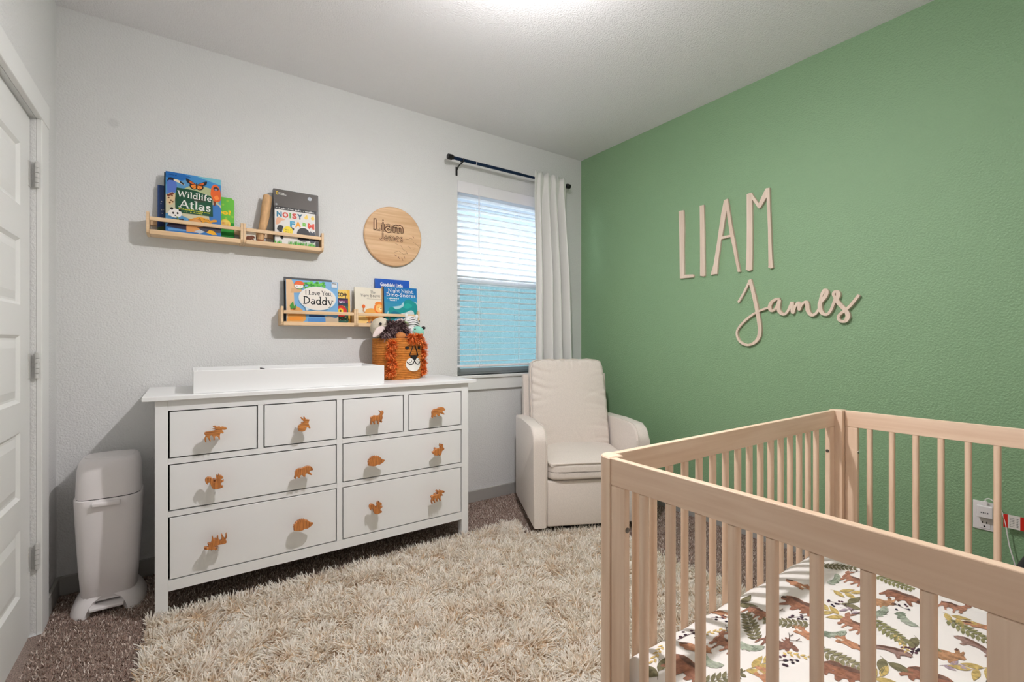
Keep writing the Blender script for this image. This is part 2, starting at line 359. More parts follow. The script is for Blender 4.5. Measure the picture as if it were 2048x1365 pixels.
    def scribble(s, u, v, width, size, col, rot=0.0):
        """a line of print too small to read: a row of tiny marks"""
        n = max(4, int(width / size * 1.9)); s.layer += 1; rnd = random.Random(n * 7 + int(u * 100)); ca, sa = math.cos(rot), math.sin(rot)
        for k in range(n):
            if rnd.random() < .14: continue
            x = width * s.w * (k + .1) / n; h = size * s.w * rnd.choice((.55, .6, .6, .95)); x1 = x + width * s.w / n * rnd.uniform(.45, .8)
            s.stroke([(u * s.w + x * ca - h / 2 * sa, v * s.h + x * sa + h / 2 * ca), (u * s.w + x1 * ca - h / 2 * sa, v * s.h + x1 * sa + h / 2 * ca)], h, col, False)
        return s
    def build(s, name, fn, m='print', parent=None, step=0.00006, base=0.0004, sub=None):
        """fn(u, v, d): point on the surface raised by d"""
        bm = bmesh.new(); lay = bm.loops.layers.float_color.new('col')
        for a, b, c, k, col in s.tris:
            vs = [bm.verts.new((p[0], p[1], base + step * k)) for p in (a, b, c)]; f = bm.faces.new(vs)
            for l in f.loops: l[lay] = col
        if sub:
            for _ in range(3):
                es = [e for e in bm.edges if e.calc_length() > sub]
                if not es: break
                bmesh.ops.subdivide_edges(bm, edges=es, cuts=1)
        for v in bm.verts: v.co = Vector(fn(v.co.x, v.co.y, v.co.z))
        me = bpy.data.meshes.new(name); bm.to_mesh(me); bm.free(); me.materials.append(M[m])
        o = bpy.data.objects.new(name, me); COL.objects.link(o); o.parent = parent; return o
C = srgb

# ================================================================== THE SETTING
o = MB().box(XL - .12, XR + .12, YF - .12, YB + .12, -.06, 0).build('floor', 'carpet_base'); FLOOR = struct(o, 'brown speckled carpet floor')
o = MB().box(XL - .12, XR + .12, YF - .12, YB + .14, H, H + .06).build('ceiling', 'ceiling_paint'); struct(o, 'white textured ceiling')
WX0, WX1, WZ0, WZ1 = 1.600, 2.515, .934, 2.345      # window opening
WT = .14
m = MB(); m.box(XL - .12, WX0, YB, YB + WT, 0, H); m.box(WX1, XR + .12, YB, YB + WT, 0, H); m.box(WX0, WX1, YB, YB + WT, 0, WZ0); m.box(WX0, WX1, YB, YB + WT, WZ1, H)
struct(m.build('wall_back', 'wall_mark'), 'off-white textured wall with the window')
struct(MB().box(XR, XR + .12, YF - .12, YB, 0, H).build('wall_right', 'green_paint'), 'green textured accent wall')
DY0, DY1, DZ = 1.825, 2.636, 2.080                    # door opening
m = MB(); m.box(XL - .12, XL, YF - .12, DY0, 0, H); m.box(XL - .12, XL, DY1, YB, 0, H); m.box(XL - .12, XL, DY0, DY1, DZ, H)
struct(m.build('wall_left', 'wall_paint'), 'off-white textured wall with the door')
struct(MB().box(XL, XR, YF - .12, YF, 0, H).build('wall_front', 'wall_paint'), 'off-white wall opposite the window')

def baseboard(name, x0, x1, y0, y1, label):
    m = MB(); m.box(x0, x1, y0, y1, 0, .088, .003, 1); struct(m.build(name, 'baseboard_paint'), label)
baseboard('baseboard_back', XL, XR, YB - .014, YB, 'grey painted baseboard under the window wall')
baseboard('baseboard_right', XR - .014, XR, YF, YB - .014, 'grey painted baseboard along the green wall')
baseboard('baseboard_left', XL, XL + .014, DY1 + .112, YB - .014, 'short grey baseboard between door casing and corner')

# door with five raised panels, hinges and casing
DX = XL - .017
door = empty('door_1', (DX - .02, DY1, 0)); struct(door, 'white five-panel door with three hinges')
def door_frame(m):
    pz = [(1.695, 1.932), (1.321, 1.571), (.953, 1.207), (.589, .841), (.219, .473)]
    y0, y1 = DY0 + .004, DY1 - .004; a0, a1 = y0 + .13, y1 - .13
    m.box(DX - .036, DX, y0, a0, .012, DZ - .004); m.box(DX - .036, DX, a1, y1, .012, DZ - .004)
    zs = [.012] + [z for p in reversed(pz) for z in p] + [DZ - .004]
    for i in range(0, len(zs), 2): m.box(DX - .036, DX, a0, a1, zs[i], zs[i + 1])
    return pz, a0, a1
m = MB(); pz, a0, a1 = door_frame(m); d = m.build('door_slab', 'trim_paint', door); d.matrix_parent_inverse = Matrix.Translation(door.location).inverted()
def bevel_panel(y0, y1, z0, z1):
    rings = [(0, 0.0), (.012, -.010), (.020, -.010), (.048, -.003)]
    m = MB(); rr = [[(DX + dx, y0 + e, z0 + e), (DX + dx, y1 - e, z0 + e), (DX + dx, y1 - e, z1 - e), (DX + dx, y0 + e, z1 - e)] for e, dx in rings]
    m.loft(rr, cap=False); m.bm.faces.new([m.bm.verts.new(p) for p in rr[-1]]); return m
for z0, z1 in pz:
    d = bevel_panel(a0, a1, z0, z1).build('panel', 'trim_paint', door); d.matrix_parent_inverse = Matrix.Translation(door.location).inverted()
for hz in (1.849, 1.085, .319):
    m = MB(); m.box(DX, DX + .003, DY1 - .030, DY1 - .004, hz - .05, hz + .05)
    m.box(XL - .016, XL + .004, DY1 + .0005, DY1 + .003, hz - .05, hz + .05)
    for k in range(5): m.cyl((XL + .004, DY1 - .008, hz - .05 + k * .02 + .0008), (XL + .004, DY1 - .008, hz - .05 + (k + 1) * .02 - .0008), .0075, 12)
    m.ball((XL + .004, DY1 - .008, hz + .052), .006, 2)
    d = m.build('hinge', 'hinge_metal', door); d.matrix_parent_inverse = Matrix.Translation(door.location).inverted()
cas = empty('trim_1', (XL, DY1, 0)); struct(cas, 'wide flat white casing around the door')
def part_world(m, name, mt, parent, **kw):
    o = m.build(name, mt, parent, **kw); o.matrix_parent_inverse = Matrix.Translation(parent.location).inverted(); return o
part_world(MB().box(XL, XL + .018, DY1, DY1 + .112, 0, DZ, .002, 1), 'side_casing', 'trim_paint', cas)
part_world(MB().box(XL, XL + .018, DY0 - .112, DY0, 0, DZ, .002, 1), 'side_casing', 'trim_paint', cas)
part_world(MB().box(XL, XL + .020, DY0 - .112, DY1 + .112, DZ, DZ + .094, .002, 1), 'head_casing', 'trim_paint', cas)
m = MB(); m.box(XL - .119, XL - .058, DY1 - .014, DY1 - .0005, 0, DZ - .0005); m.box(XL - .119, XL - .058, DY0 + .0005, DY0 + .014, 0, DZ - .0005)
part_world(m, 'door_stop', 'trim_paint', cas)

# window: frame, two sashes, panes, screen, stool and apron
win = empty('window_1', (WX0, YB, WZ0)); struct(win, 'single-hung white window with stool and apron')
fy0, fy1 = YB + .085, YB + WT
m = MB(); fw = .035
m.box(WX0, WX0 + fw, fy0, fy1, WZ0, WZ1); m.box(WX1 - fw, WX1, fy0, fy1, WZ0, WZ1); m.box(WX0 + fw, WX1 - fw, fy0, fy1, WZ0, WZ0 + .014); m.box(WX0 + fw, WX1 - fw, fy0, fy1, WZ1 - fw, WZ1)
part_world(m, 'window_frame', 'vinyl', win)
ZM = 1.630
def sash(name, y0, y1, z0, z1, st):
    m = MB(); x0, x1 = WX0 + fw, WX1 - fw
    m.box(x0, x0 + st, y0, y1, z0, z1, .003, 1); m.box(x1 - st, x1, y0, y1, z0, z1, .003, 1); m.box(x0 + st, x1 - st, y0, y1, z0, z0 + .034, .003, 1); m.box(x0 + st, x1 - st, y0, y1, z1 - .05, z1, .003, 1)
    s = part_world(m, name, 'vinyl', win)
    g = MB().box(x0 + st, x1 - st, (y0 + y1) / 2, (y0 + y1) / 2 + .004, z0 + .034, z1 - .05).build('pane', 'glass', s)
sash('upper_sash', fy0 + .030, fy0 + .050, ZM - .02, WZ1 - fw, .03)
sash('lower_sash', fy0 + .004, fy0 + .026, WZ0 + .0145, ZM + .03, .036)
part_world(MB().box(WX0 + fw, WX1 - fw, fy1 - .003, fy1 - .001, WZ0 + .0145, ZM), 'insect_screen', 'insect_screen', win)
part_world(MB().box(WX0 - .012, WX1 + .012, YB - .030, YB + .086, WZ0 - .021, WZ0, .003, 2), 'window_stool', 'trim_paint', win)
part_world(MB().box(WX0 - .006, WX1 + .006, YB - .018, YB, WZ0 - .109, WZ0 - .0215, .002, 1), 'window_apron', 'trim_paint', win)

# outside: the house next door and the strip of ground between
nb = empty('neighbour_house', (2.6, 6.6, 0)); tag(nb, 'pale siding of the house next door seen through the blinds', 'house')
part_world(MB().box(-4, 12, 6.6, 6.8, -.6, 3.34), 'wall', 'siding', nb)
m = MB(); m.box(-4, 12, 6.1, 6.62, 3.34, 3.52); part_world(m, 'eave', 'soffit', nb)
struct(MB().box(-6, 14, YB + .2, 12, -.7, -.6).build('ground', 'gravel'), 'pale gravel strip outside the window')

# ceiling lamp just out of the frame: canopy, stem, housing with a lens below and an added ceiling-fill glow above
lp = empty('ceiling_light', (LAMP[0], LAMP[1], H)); tag(lp, 'small round ceiling light hanging on a short stem', 'light')
part_world(MB().loft([[(LAMP[0] + r * math.cos(a), LAMP[1] + r * math.sin(a), z) for a in [2 * PI * k / 32 for k in range(32)]] for r, z in ((.075, H), (.075, H - .012), (.06, H - .025), (.02, H - .03))]), 'canopy', 'white_lacquer', lp, smooth=True, auto=40)
part_world(MB().cyl((LAMP[0], LAMP[1], LAMP[2] + .0272), (LAMP[0], LAMP[1], H - .02), .006), 'stem', 'white_lacquer', lp)
def disc(r, z): return [(LAMP[0] + r * math.cos(a), LAMP[1] + r * math.sin(a), LAMP[2] + z) for a in [2 * PI * k / 40 for k in range(40)]]
part_world(MB().loft([disc(.022, .0012), disc(.040, .0012), disc(.060, .016), disc(.062, .018), disc(.062, .023), disc(.060, .0248), disc(.012, .0248)]), 'housing', 'white_lacquer', lp, smooth=True, auto=30)
part_world(MB().loft([disc(.030, .0010)] + [disc(.030 * math.cos(R(a)), -.011 * math.sin(R(a)) - .002) for a in (0, 12, 24, 36, 48, 60, 70, 80, 87)]), 'lens', 'lamp_lens', lp, smooth=True)
part_world(MB().loft([disc(.060, .0250), disc(.060, .0270)]), 'up_fill', 'lamp_up_fill', lp)

# ------------------------------------------------------------------ pile: carpet tufts and shag rug
def ribbons(root, tip, width, c0, c1, segs=3, sag=0.35):
    """curved flat strands: root/tip N x 3; returns verts, quads, colours"""
    N = len(root); d = tip - root
    side = np.stack([-d[:, 1], d[:, 0], np.zeros(N)], 1) + np.random.normal(0, .35, (N, 3)) * np.linalg.norm(d, axis=1)[:, None]
    side /= np.linalg.norm(side, axis=1)[:, None] + 1e-9
    V, Cc = [], []
    for i in range(segs + 1):
        t = i / segs; p = root + d * t; hz = np.zeros((N, 3)); hz[:, :2] = -d[:, :2] * (sag * t * (1 - t)); hz[:, 2] = np.linalg.norm(d, axis=1) * sag * t * (1 - t); p = p + hz
        w = (width * (1 - .55 * t ** 2))[:, None] * .5
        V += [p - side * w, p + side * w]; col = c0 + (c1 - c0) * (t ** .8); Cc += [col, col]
    V = np.stack(V, 1).reshape(-1, 3); Cc = np.stack(Cc, 1).reshape(-1, 3); k = 2 * (segs + 1)
    q = np.array([[2 * i, 2 * i + 1, 2 * i + 3, 2 * i + 2] for i in range(segs)]); Q = (np.arange(N)[:, None, None] * k + q[None]).reshape(-1, 4)
    return V, Q, Cc
def inside_poly(x, y, poly):
    c = np.zeros(len(x), bool); n = len(poly)
    for i in range(n):
        (x0, y0), (x1, y1) = poly[i], poly[i - 1]
        c ^= ((y0 > y) != (y1 > y)) & (x < (x1 - x0) * (y - y0) / (y1 - y0 + 1e-12) + x0)
    return c
RX0, RX1, RY0, RY1 = -.135, 2.12, .88, 2.466
CHW, CHB = Vector((.900, -.436)), Vector((.436, .900))      # chair width / depth directions
CH0 = Vector((1.709, 2.235))
foot = lambda u, v: tuple(CH0 + CHW * u + CHB * v)
notch = [foot(-.05, .035), foot(.80, .035), foot(.80, .9), foot(-.05, .9)]
# carpet tufts where the carpet shows
N = 150000
x = np.random.uniform(XL + .016, XR - .016, N); y = np.random.uniform(1.0, YB - .016, N)
keep = ~((x > RX0 + .03) & (x < RX1 - .03) & (y < RY1 - .03) & ~inside_poly(x, y, notch)); keep &= ~((y < 1.75) & (x < RX0))
x, y = x[keep], y[keep]; N = len(x)
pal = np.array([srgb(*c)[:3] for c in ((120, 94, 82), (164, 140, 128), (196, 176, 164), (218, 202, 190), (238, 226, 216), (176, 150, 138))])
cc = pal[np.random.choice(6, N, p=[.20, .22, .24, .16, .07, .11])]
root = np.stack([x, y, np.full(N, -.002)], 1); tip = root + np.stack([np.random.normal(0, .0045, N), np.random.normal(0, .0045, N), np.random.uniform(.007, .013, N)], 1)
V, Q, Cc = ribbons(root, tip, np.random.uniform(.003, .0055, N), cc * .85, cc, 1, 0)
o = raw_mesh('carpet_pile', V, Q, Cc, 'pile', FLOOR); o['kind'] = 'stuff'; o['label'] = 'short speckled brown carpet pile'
# shag rug: backing, long strands leaning out of tufts so that darker partings open between them
rug = empty('shag_rug', ((RX0 + RX1) / 2, (RY0 + RY1) / 2, 0)); tag(rug, 'cream and tan long-pile shag rug lying in front of the dresser', 'rug')
outline = [(RX0, RY0), (RX1, RY0), foot(.46, .035), foot(-.05, .035), foot(-.05, .255), (foot(-.05, .255)[0], RY1), (RX0, RY1)]
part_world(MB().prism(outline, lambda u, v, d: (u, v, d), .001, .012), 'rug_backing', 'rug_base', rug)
NC = 900; cx = np.random.uniform(RX0, RX1, NC); cy = np.random.uniform(RY0, RY1, NC); tone = np.random.uniform(0, 1, NC); lx = np.random.normal(0, .35, NC); ly = np.random.normal(-.08, .35, NC)
N = 92000
x = np.random.uniform(RX0, RX1, N); y = np.random.uniform(RY0, RY1, N)
keep = inside_poly(x, y, outline); x, y = x[keep], y[keep]; N = len(x)
near = np.zeros(N, int); dist = np.zeros(N)
for a in range(0, N, 20000):
    dd = (x[a:a + 20000, None] - cx[None]) ** 2 + (y[a:a + 20000, None] - cy[None]) ** 2; near[a:a + 20000] = dd.argmin(1); dist[a:a + 20000] = np.sqrt(dd.min(1))
ox, oy = x - cx[near], y - cy[near]; nrm = np.sqrt(ox ** 2 + oy ** 2) + 1e-6
out = np.clip(dist / .05, 0, 1.0)
L = np.random.uniform(.032, .050, N)
hx = ox / nrm * out * .9 + lx[near] + np.random.normal(0, .45, N); hy = oy / nrm * out * .9 + ly[near] + np.random.normal(0, .45, N)
edge = np.minimum.reduce([x - RX0, RX1 - x, RY1 - y]); fe = np.clip(edge / .04, 0, 1); hx *= .4 + .6 * fe; hy *= .4 + .6 * fe
vec = np.stack([hx, hy, np.full(N, .72) - .27 * out], 1); vec /= np.linalg.norm(vec, axis=1)[:, None]
root = np.stack([x, y, np.full(N, .010)], 1); tip = root + vec * L[:, None]; tip[:, 2] = np.maximum(tip[:, 2], .018)
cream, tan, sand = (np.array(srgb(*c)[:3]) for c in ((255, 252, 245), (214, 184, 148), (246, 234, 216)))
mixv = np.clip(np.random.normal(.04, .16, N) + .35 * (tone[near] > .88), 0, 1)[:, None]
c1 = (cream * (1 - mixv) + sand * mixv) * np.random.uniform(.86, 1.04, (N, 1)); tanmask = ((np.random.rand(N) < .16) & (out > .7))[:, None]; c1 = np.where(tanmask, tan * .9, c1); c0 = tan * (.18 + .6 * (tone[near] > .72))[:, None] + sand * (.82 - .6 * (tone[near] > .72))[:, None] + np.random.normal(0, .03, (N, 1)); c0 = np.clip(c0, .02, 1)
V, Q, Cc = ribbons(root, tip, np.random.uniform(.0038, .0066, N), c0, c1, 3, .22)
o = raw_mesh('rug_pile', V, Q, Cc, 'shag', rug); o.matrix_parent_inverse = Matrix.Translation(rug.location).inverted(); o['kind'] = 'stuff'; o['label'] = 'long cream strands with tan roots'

# ================================================================== DRESSER
OUT = {
'moose':[(-41,7.5),(-34,10.5),(-19,10.5),(-5,12.5),(3,16.5),(-11,18.5),(-12,21.5),(-4,20.5),(-3,24.5),(-10,27.5),(-11,32.5),(-5,30.5),(-3,35.5),(0,30.5),(6,27.5),(11,28.5),(14,31.5),(15,26.5),(20,24.5),(24,26.5),(33,23.5),(39,21.5),(42,16.5),(39,12.5),(32,11.5),(24,13.5),(26,7.5),(30,-.5),(25,-3.5),(19,-.5),(16,-5.5),(15,-15.5),(16,-28.5),(12,-29.5),(8,-16.5),(3,-12.5),(-3,-13.5),(-4,-28.5),(-8,-29.5),(-10,-12.5),(-17,-6.5),(-22,-9.5),(-21,-21.5),(-18,-32.5),(-22,-33.5),(-28,-20.5),(-33,-11.5),(-36,-19.5),(-35,-33.5),(-39,-35.5),(-42,-19.5),(-37,-6.5),(-42,1.5)],
'rabbit':[(-26,-6),(-16,0),(-5,9),(0,11),(-9,21),(-16,32),(-11,34),(0,22),(-2,35),(2,35),(7,23),(16,21),(24,19),(21,12),(19,2),(22,-7),(28,-23),(23,-24),(16,-16),(10,-18),(9,-25),(2,-34),(-9,-35),(-24,-31),(-28,-21)],
'deer':[(-34,2.5),(-24,6.5),(-14,11.5),(6,8.5),(15,11.5),(20,20.5),(14,29.5),(11,36.5),(20,31.5),(24,26.5),(29,33.5),(33,30.5),(35,20.5),(32,13.5),(28,9.5),(30,-1.5),(28,-11.5),(24,-15.5),(28,-23.5),(24,-30.5),(17,-26.5),(18,-18.5),(13,-14.5),(9,-21.5),(11,-35.5),(6,-36.5),(3,-18.5),(-10,-15.5),(-13,-22.5),(-8,-33.5),(-13,-35.5),(-19,-22.5),(-24,-16.5),(-27,-21.5),(-29,-33.5),(-35,-33.5),(-33,-20.5),(-32,-7.5)],
'bear':[(-39.5,6),(-32.5,16),(-22.5,21),(-7.5,20),(5.5,25),(18.5,27),(28.5,24),(34.5,21),(42.5,9),(39.5,3),(28.5,3),(24.5,-2),(37.5,-16),(33.5,-20),(22.5,-14),(13.5,-7),(7.5,-11),(6.5,-23),(-1.5,-22),(-8.5,-11),(-17.5,-14),(-16.5,-23),(-24.5,-23),(-30.5,-16),(-37.5,-27),(-42.5,-23),(-39.5,-10)],
'squirrel':[(-25,-9),(-32,1),(-35,12),(-32,21),(-23,25),(-12,21),(-6,9),(-3,-2),(3,-1),(7,11),(5,24),(9,30),(13,24),(15,34),(19,26),(26,23),(33,15),(30,9),(24,8),(28,1),(35,3),(34,-4),(26,-8),(24,-13),(26,-21),(32,-23),(33,-29),(23,-32),(10,-34),(-2,-32),(-9,-26),(-12,-17),(-15,-6),(-19,1),(-24,-1)],
'hedgehog':[(-42.5,-6.5),(-45.5,-2.5),(-40.5,.5),(-43.5,6.5),(-37.5,7.5),(-39.5,13.5),(-33.5,13.5),(-33.5,19.5),(-27.5,18.5),(-25.5,24.5),(-19.5,21.5),(-16.5,27.5),(-11.5,23.5),(-7.5,27.5),(-2.5,22.5),(3.5,25.5),(7.5,19.5),(14.5,20.5),(16.5,14.5),(22.5,13.5),(25.5,7.5),(37.5,-.5),(45.5,-3.5),(38.5,-12.5),(26.5,-19.5),(18.5,-23.5),(5.5,-21.5),(-1.5,-26.5),(-14.5,-27.5),(-33.5,-22.5),(-42.5,-19.5)],
'hare':[(-38.5,-6.5),(-27.5,-6.5),(-19.5,4.5),(-4.5,9.5),(7.5,7.5),(13.5,11.5),(9.5,23.5),(12.5,34.5),(19.5,29.5),(22.5,17.5),(27.5,29.5),(31.5,26.5),(30.5,13.5),(38.5,2.5),(34.5,-5.5),(24.5,-8.5),(21.5,-19.5),(17.5,-31.5),(7.5,-34.5),(2.5,-25.5),(-4.5,-32.5),(-19.5,-28.5),(-30.5,-17.5)],
'fox':[(-50,-4),(-38,4),(-26,8),(-6,10),(10,12),(18,24),(26,18),(34,22),(36,12),(46,4),(34,0),(26,-4),(28,-14),(20,-16),(8,-12),(-8,-14),(-20,-18),(-30,-12),(-40,-14)],
'otter':[(-60,-16),(-40,-4),(-20,8),(4,16),(24,18),(38,14),(46,6),(40,0),(30,0),(22,-6),(26,-16),(18,-18),(10,-6),(-12,-6),(-30,-16),(-28,-26),(-36,-26),(-42,-16)],
}
YD = 2.475
dr = empty('dresser', (.65, 2.72, 0)); tag(dr, 'long white eight-drawer dresser with wooden animal knobs', 'dresser')
part_world(MB().box(-.153, 1.445, 2.455, 2.972, .932, .951, .0025, 2), 'top', 'white_lacquer', dr)
for x0 in (-.110, 1.353):
    for y0 in (YD, 2.915): part_world(MB().box(x0, x0 + .045, y0, y0 + .045, .0005, .932, .0015, 1), 'leg', 'white_lacquer', dr)
    part_world(MB().box(x0 + .010, x0 + .028, YD + .0455, 2.9145, .10, .9315), 'side_panel', 'white_lacquer', dr)
m = MB(); m.box(-.0645, 1.3525, 2.945, 2.952, .12, .9315); part_world(m, 'back_panel', 'white_lacquer', dr)
part_world(MB().box(-.0645, 1.3525, YD + .001, YD + .022, .886, .9318), 'top_rail', 'white_lacquer', dr)
part_world(MB().box(-.0645, 1.3525, YD + .001, YD + .022, .116, .1605), 'bottom_rail', 'white_lacquer', dr)
part_world(MB().box(.631, .658, YD + .001, YD + .022, .161, .8855), 'centre_stile', 'white_lacquer', dr)
for x0, x1 in ((-.0645, .6305), (.6585, 1.3525)):
    for z0, z1 in ((.657, .681), (.432, .455)): part_world(MB().box(x0, x1, YD + .001, YD + .022, z0, z1), 'rail', 'white_lacquer', dr)
for x0, x1 in ((.274, .297), (.99, 1.016)): part_world(MB().box(x0, x1, YD + .001, YD + .022, .6815, .8855), 'divider', 'white_lacquer', dr)
part_world(MB().box(-.064, 1.352, YD + .0225, YD + .026, .117, .931), 'gap_shade_panel', 'dark_gap', dr)  # dark sheet added behind the fronts, standing in for shade in the gaps
def knob_mesh(kind):
    m = MB(); m.prism([(a / 1000, b / 1000) for a, b in OUT[kind]], lambda u, v, d: (u, d, v), -.008, .008, .0012)
    m.cyl((0, .008, 0), (0, .0455, 0), .006, 12); return m
def drawer(x0, x1, z0, z1, knobs):
    g = .0052; m = MB(); m.box(x0 + g, x1 - g, YD + .0015, YD + .020, z0 + g, z1 - g, .001, 1)
    d = part_world(m, 'drawer', 'white_lacquer', dr)
    for kind, kx, kz, rot, flat in knobs:
        k = knob_mesh(kind).build('knob', 'knob_wood_lying' if flat else 'knob_wood', d)
        k.location = (kx, 2.432, kz); k.rotation_euler = (0, rot, 0)
        k['label'] = 'striped wooden %s-shaped drawer knob' % kind
drawer(-.0645, .274, .681, .886, [('moose', .105, .780, 0, 1)]); drawer(.297, .631, .681, .886, [('rabbit', .466, .784, 0, 1)])
drawer(.658, .990, .681, .886, [('deer', .822, .783, 0, 0)]); drawer(1.016, 1.3525, .681, .886, [('bear', 1.177, .780, R(-4), 1)])
drawer(-.0645, .631, .455, .657, [('squirrel', .100, .568, 0, 0), ('bear', .464, .552, 0, 0)])
drawer(.658, 1.3525, .455, .657, [('hedgehog', .819, .556, 0, 0), ('hare', 1.175, .565, 0, 0)])
drawer(-.0645, .631, .1605, .432, [('moose', .104, .300, R(184), 0), ('hedgehog', .462, .300, 0, 0)])
drawer(.658, 1.3525, .1605, .432, [('squirrel', .816, .308, 0, 0), ('moose', 1.174, .302, R(-2), 0)])

# changing tray
tr = empty('changing_tray', (.455, 2.67, .951)); tag(tr, 'low open white changing tray on the dresser top', 'tray')
TX0, TX1, TY0, TY1, TZ0, TZ1 = .024, .887, 2.500, 2.865, .9512, 1.052
part_world(MB().box(TX0, TX1, TY0, TY0 + .016, TZ0, TZ1, .0015, 1), 'front_board', 'white_lacquer', tr)
part_world(MB().box(TX0, TX1, TY1 - .016, TY1, TZ0, TZ1, .0015, 1), 'back_board', 'white_lacquer', tr)
for x0 in (TX0, TX1 - .016): part_world(MB().box(x0, x0 + .016, TY0 + .0162, TY1 - .0162, TZ0, TZ1 - .002, .0015, 1), 'side_board', 'white_lacquer', tr)
part_world(MB().box(TX0 + .0165, TX1 - .0165, TY0 + .0165, TY1 - .0165, TZ0, TZ0 + .006), 'bottom_board', 'white_lacquer', tr)
st = empty('changing_pad_strap', (.315, 2.70, .958)); tag(st, 'small dark buckle and clear strap inside the changing tray', 'strap')
pth = smooth_curve([(.285, 2.70, .960), (.292, 2.70, 1.010), (.315, 2.70, 1.046), (.338, 2.70, 1.030), (.345, 2.70, .960)], 6)
m = MB()
for a, b in zip(pth, pth[1:]):
    m.bm.faces.new([m.bm.verts.new(p) for p in (a + Vector((0, -.018, 0)), b + Vector((0, -.018, 0)), b + Vector((0, .018, 0)), a + Vector((0, .018, 0)))])
b_ = part_world(m, 'buckle', 'grey_strap', st); sm = b_.modifiers.new('s', 'SOLIDIFY'); sm.thickness = .004
part_world(MB().box(.350, .470, 2.690, 2.715, 1.020, 1.034, .006, 2).box(.350, .356, 2.690, 2.715, .958, 1.03), 'strap', 'clear_film', st)

# ================================================================== WALL RACKS AND BOOKS
def rack(x0, x1, z0, label, group, first, last):
    r = empty('wall_rack', (x0, 2.94, z0)); tag(r, label, 'wall shelf', group)
    y0, y1 = 2.890, YB - .0005
    part_world(MB().box(x0 + .0125, x1 - .0125, y0 + .004, y1, z0 + .001, z0 + .020, .002, 1), 'base_board', 'pine', r)
    def end(xa, xb):
        pts = [(y1, z0), (y0 + .018, z0), (y0 + .006, z0 + .006), (y0, z0 + .020), (y0, z0 + .107), (y0 + .014, z0 + .107), (y0 + .050, z0 + .092), (y1, z0 + .092)]
        part_world(MB().prism(pts, lambda u, v, d: (d, u, v), xa, xb), 'end_board', 'pine', r)
    end(x0 + .0003, x0 + .012); end(x1 - .012, x1 - .0003)
    part_world(MB().box(x0 + .0125, x1 - .0125, y0 + .001, y0 + .0115, z0 + .066, z0 + .085, .0025, 2), 'front_rail', 'pine', r)
    part_world(MB().box(x0 + .0125, x1 - .0125, y0 + .0005, y0 + .0035, z0 - .0005, z0 + .022, .001, 1), 'front_lip', 'pine', r)
    part_world(MB().box(x0 + .0125, x1 - .0125, y1 - .010, y1, z0 + .060, z0 + .085), 'back_rail', 'pine', r)
Z1, Z2 = 1.711, 1.274
rack(-.162, .2500, Z1, 'pale pine wall rack holding the atlas with the butterfly cover', 'upper pair of joined wall racks', 1, 0)
rack(.2504, .662, Z1, 'pale pine wall rack holding the farm book and wooden stick', 'upper pair of joined wall racks', 0, 1)
rack(.434, .8500, Z2, 'pale pine wall rack holding the book with the speech bubble', 'lower pair of joined wall racks', 1, 0)
rack(.8504, 1.264, Z2, 'pale pine wall rack above the lion basket, holding the teal book', 'lower pair of joined wall racks', 0, 1)

TILT = R(4.5)
def book(name, label, x0, x1, zt, zb, yf, T, cover, spine=None, group='picture books on the wall racks', tilt=TILT, round_=.003, pages=True):
    """book leaning back on a rack: front cover faces the room"""
    W = x1 - x0; Hh = (zt - zb) / math.cos(tilt)
    r = empty(name, (x0, yf, zb + T * math.sin(tilt) + .0008)); r.rotation_euler = (-tilt, 0, 0); tag(r, label, 'book', group)
    cm = mat('cover_' + str(len(M)), cover, 0.4).name
    cs = cm if spine is None else mat('spine_' + str(len(M)), spine, 0.45).name
    b = min(.0016, T * .2)
    m = MB(); m.prism([(0, 0), (W - round_, 0), (W, round_), (W, Hh - round_), (W - round_, Hh), (0, Hh)], lambda u, v, d: (u, d, v), 0, b)
    m.prism([(0, 0), (W - round_, 0), (W, round_), (W, Hh - round_), (W - round_, Hh), (0, Hh)], lambda u, v, d: (u, d, v), T - b, T); m.build('cover', cm, r)
    MB().box(-.0008, .0022, .0002, T - .0002, 0, Hh).build('spine', cs, r)
    MB().box(.0024, W - .0025, b + .0001, T - b - .0001, .002, Hh - .0025).build('pages', 'paper', r)
    p = Print(W, Hh); return r, p
def put_print(r, p, label=None):
    o = p.build('cover_print', lambda u, v, d: (u, -d, v), 'print', r); o['label'] = label or 'printed front cover'; return o
white, black = C(238, 236, 230), C(26, 24, 24)
B1, B2 = Z1 + .0205, Z2 + .0205
Y1, Y2, Y3 = 2.9085, 2.9295, 2.9480
# --- upper rack
r, p = book('picture_book', 'dark blue starry book half hidden behind the atlas', -.120, .040, 1.974, B1, Y3, .012, C(22, 58, 112))
p.rect(0, .12, 1, .30, C(14, 40, 88)); p.P([(0, 0), (1, 0), (1, .22), (.6, .12), (.3, .16), (0, .1)], C(58, 78, 40)); p.P([(.35, 0), (.7, 0), (.5, .2), (.3, .24)], C(70, 48, 36))
for k in range(26): p.oval(random.uniform(.05, .95), random.uniform(.35, .95), .012, .009, white, 6)
p.oval(.42, .55, .07, .045, C(190, 108, 48)); p.P([(.28, .54), (.4, .57), (.4, .52)], C(206, 120, 52)); p.P([(.38, .52), (.44, .34), (.5, .36), (.5, .52)], C(150, 78, 40)); p.serif("'W", .22, .78, .26, .2, white)
put_print(r, p)
r, p = book('picture_book', 'tall thin book with dark spine directly behind the atlas', -.093, .140, 2.040, B1, Y2 - .001, .012, C(120, 176, 206), spine=C(24, 34, 40)); p.rect(.0, 0, .10, 1, C(30, 52, 60)); put_print(r, p)
r, p = book('atlas_book', 'large blue and green animal atlas with butterfly and panda cover', -.086, .150, 2.040, B1, Y1 - .0015, .0165, C(86, 150, 196))
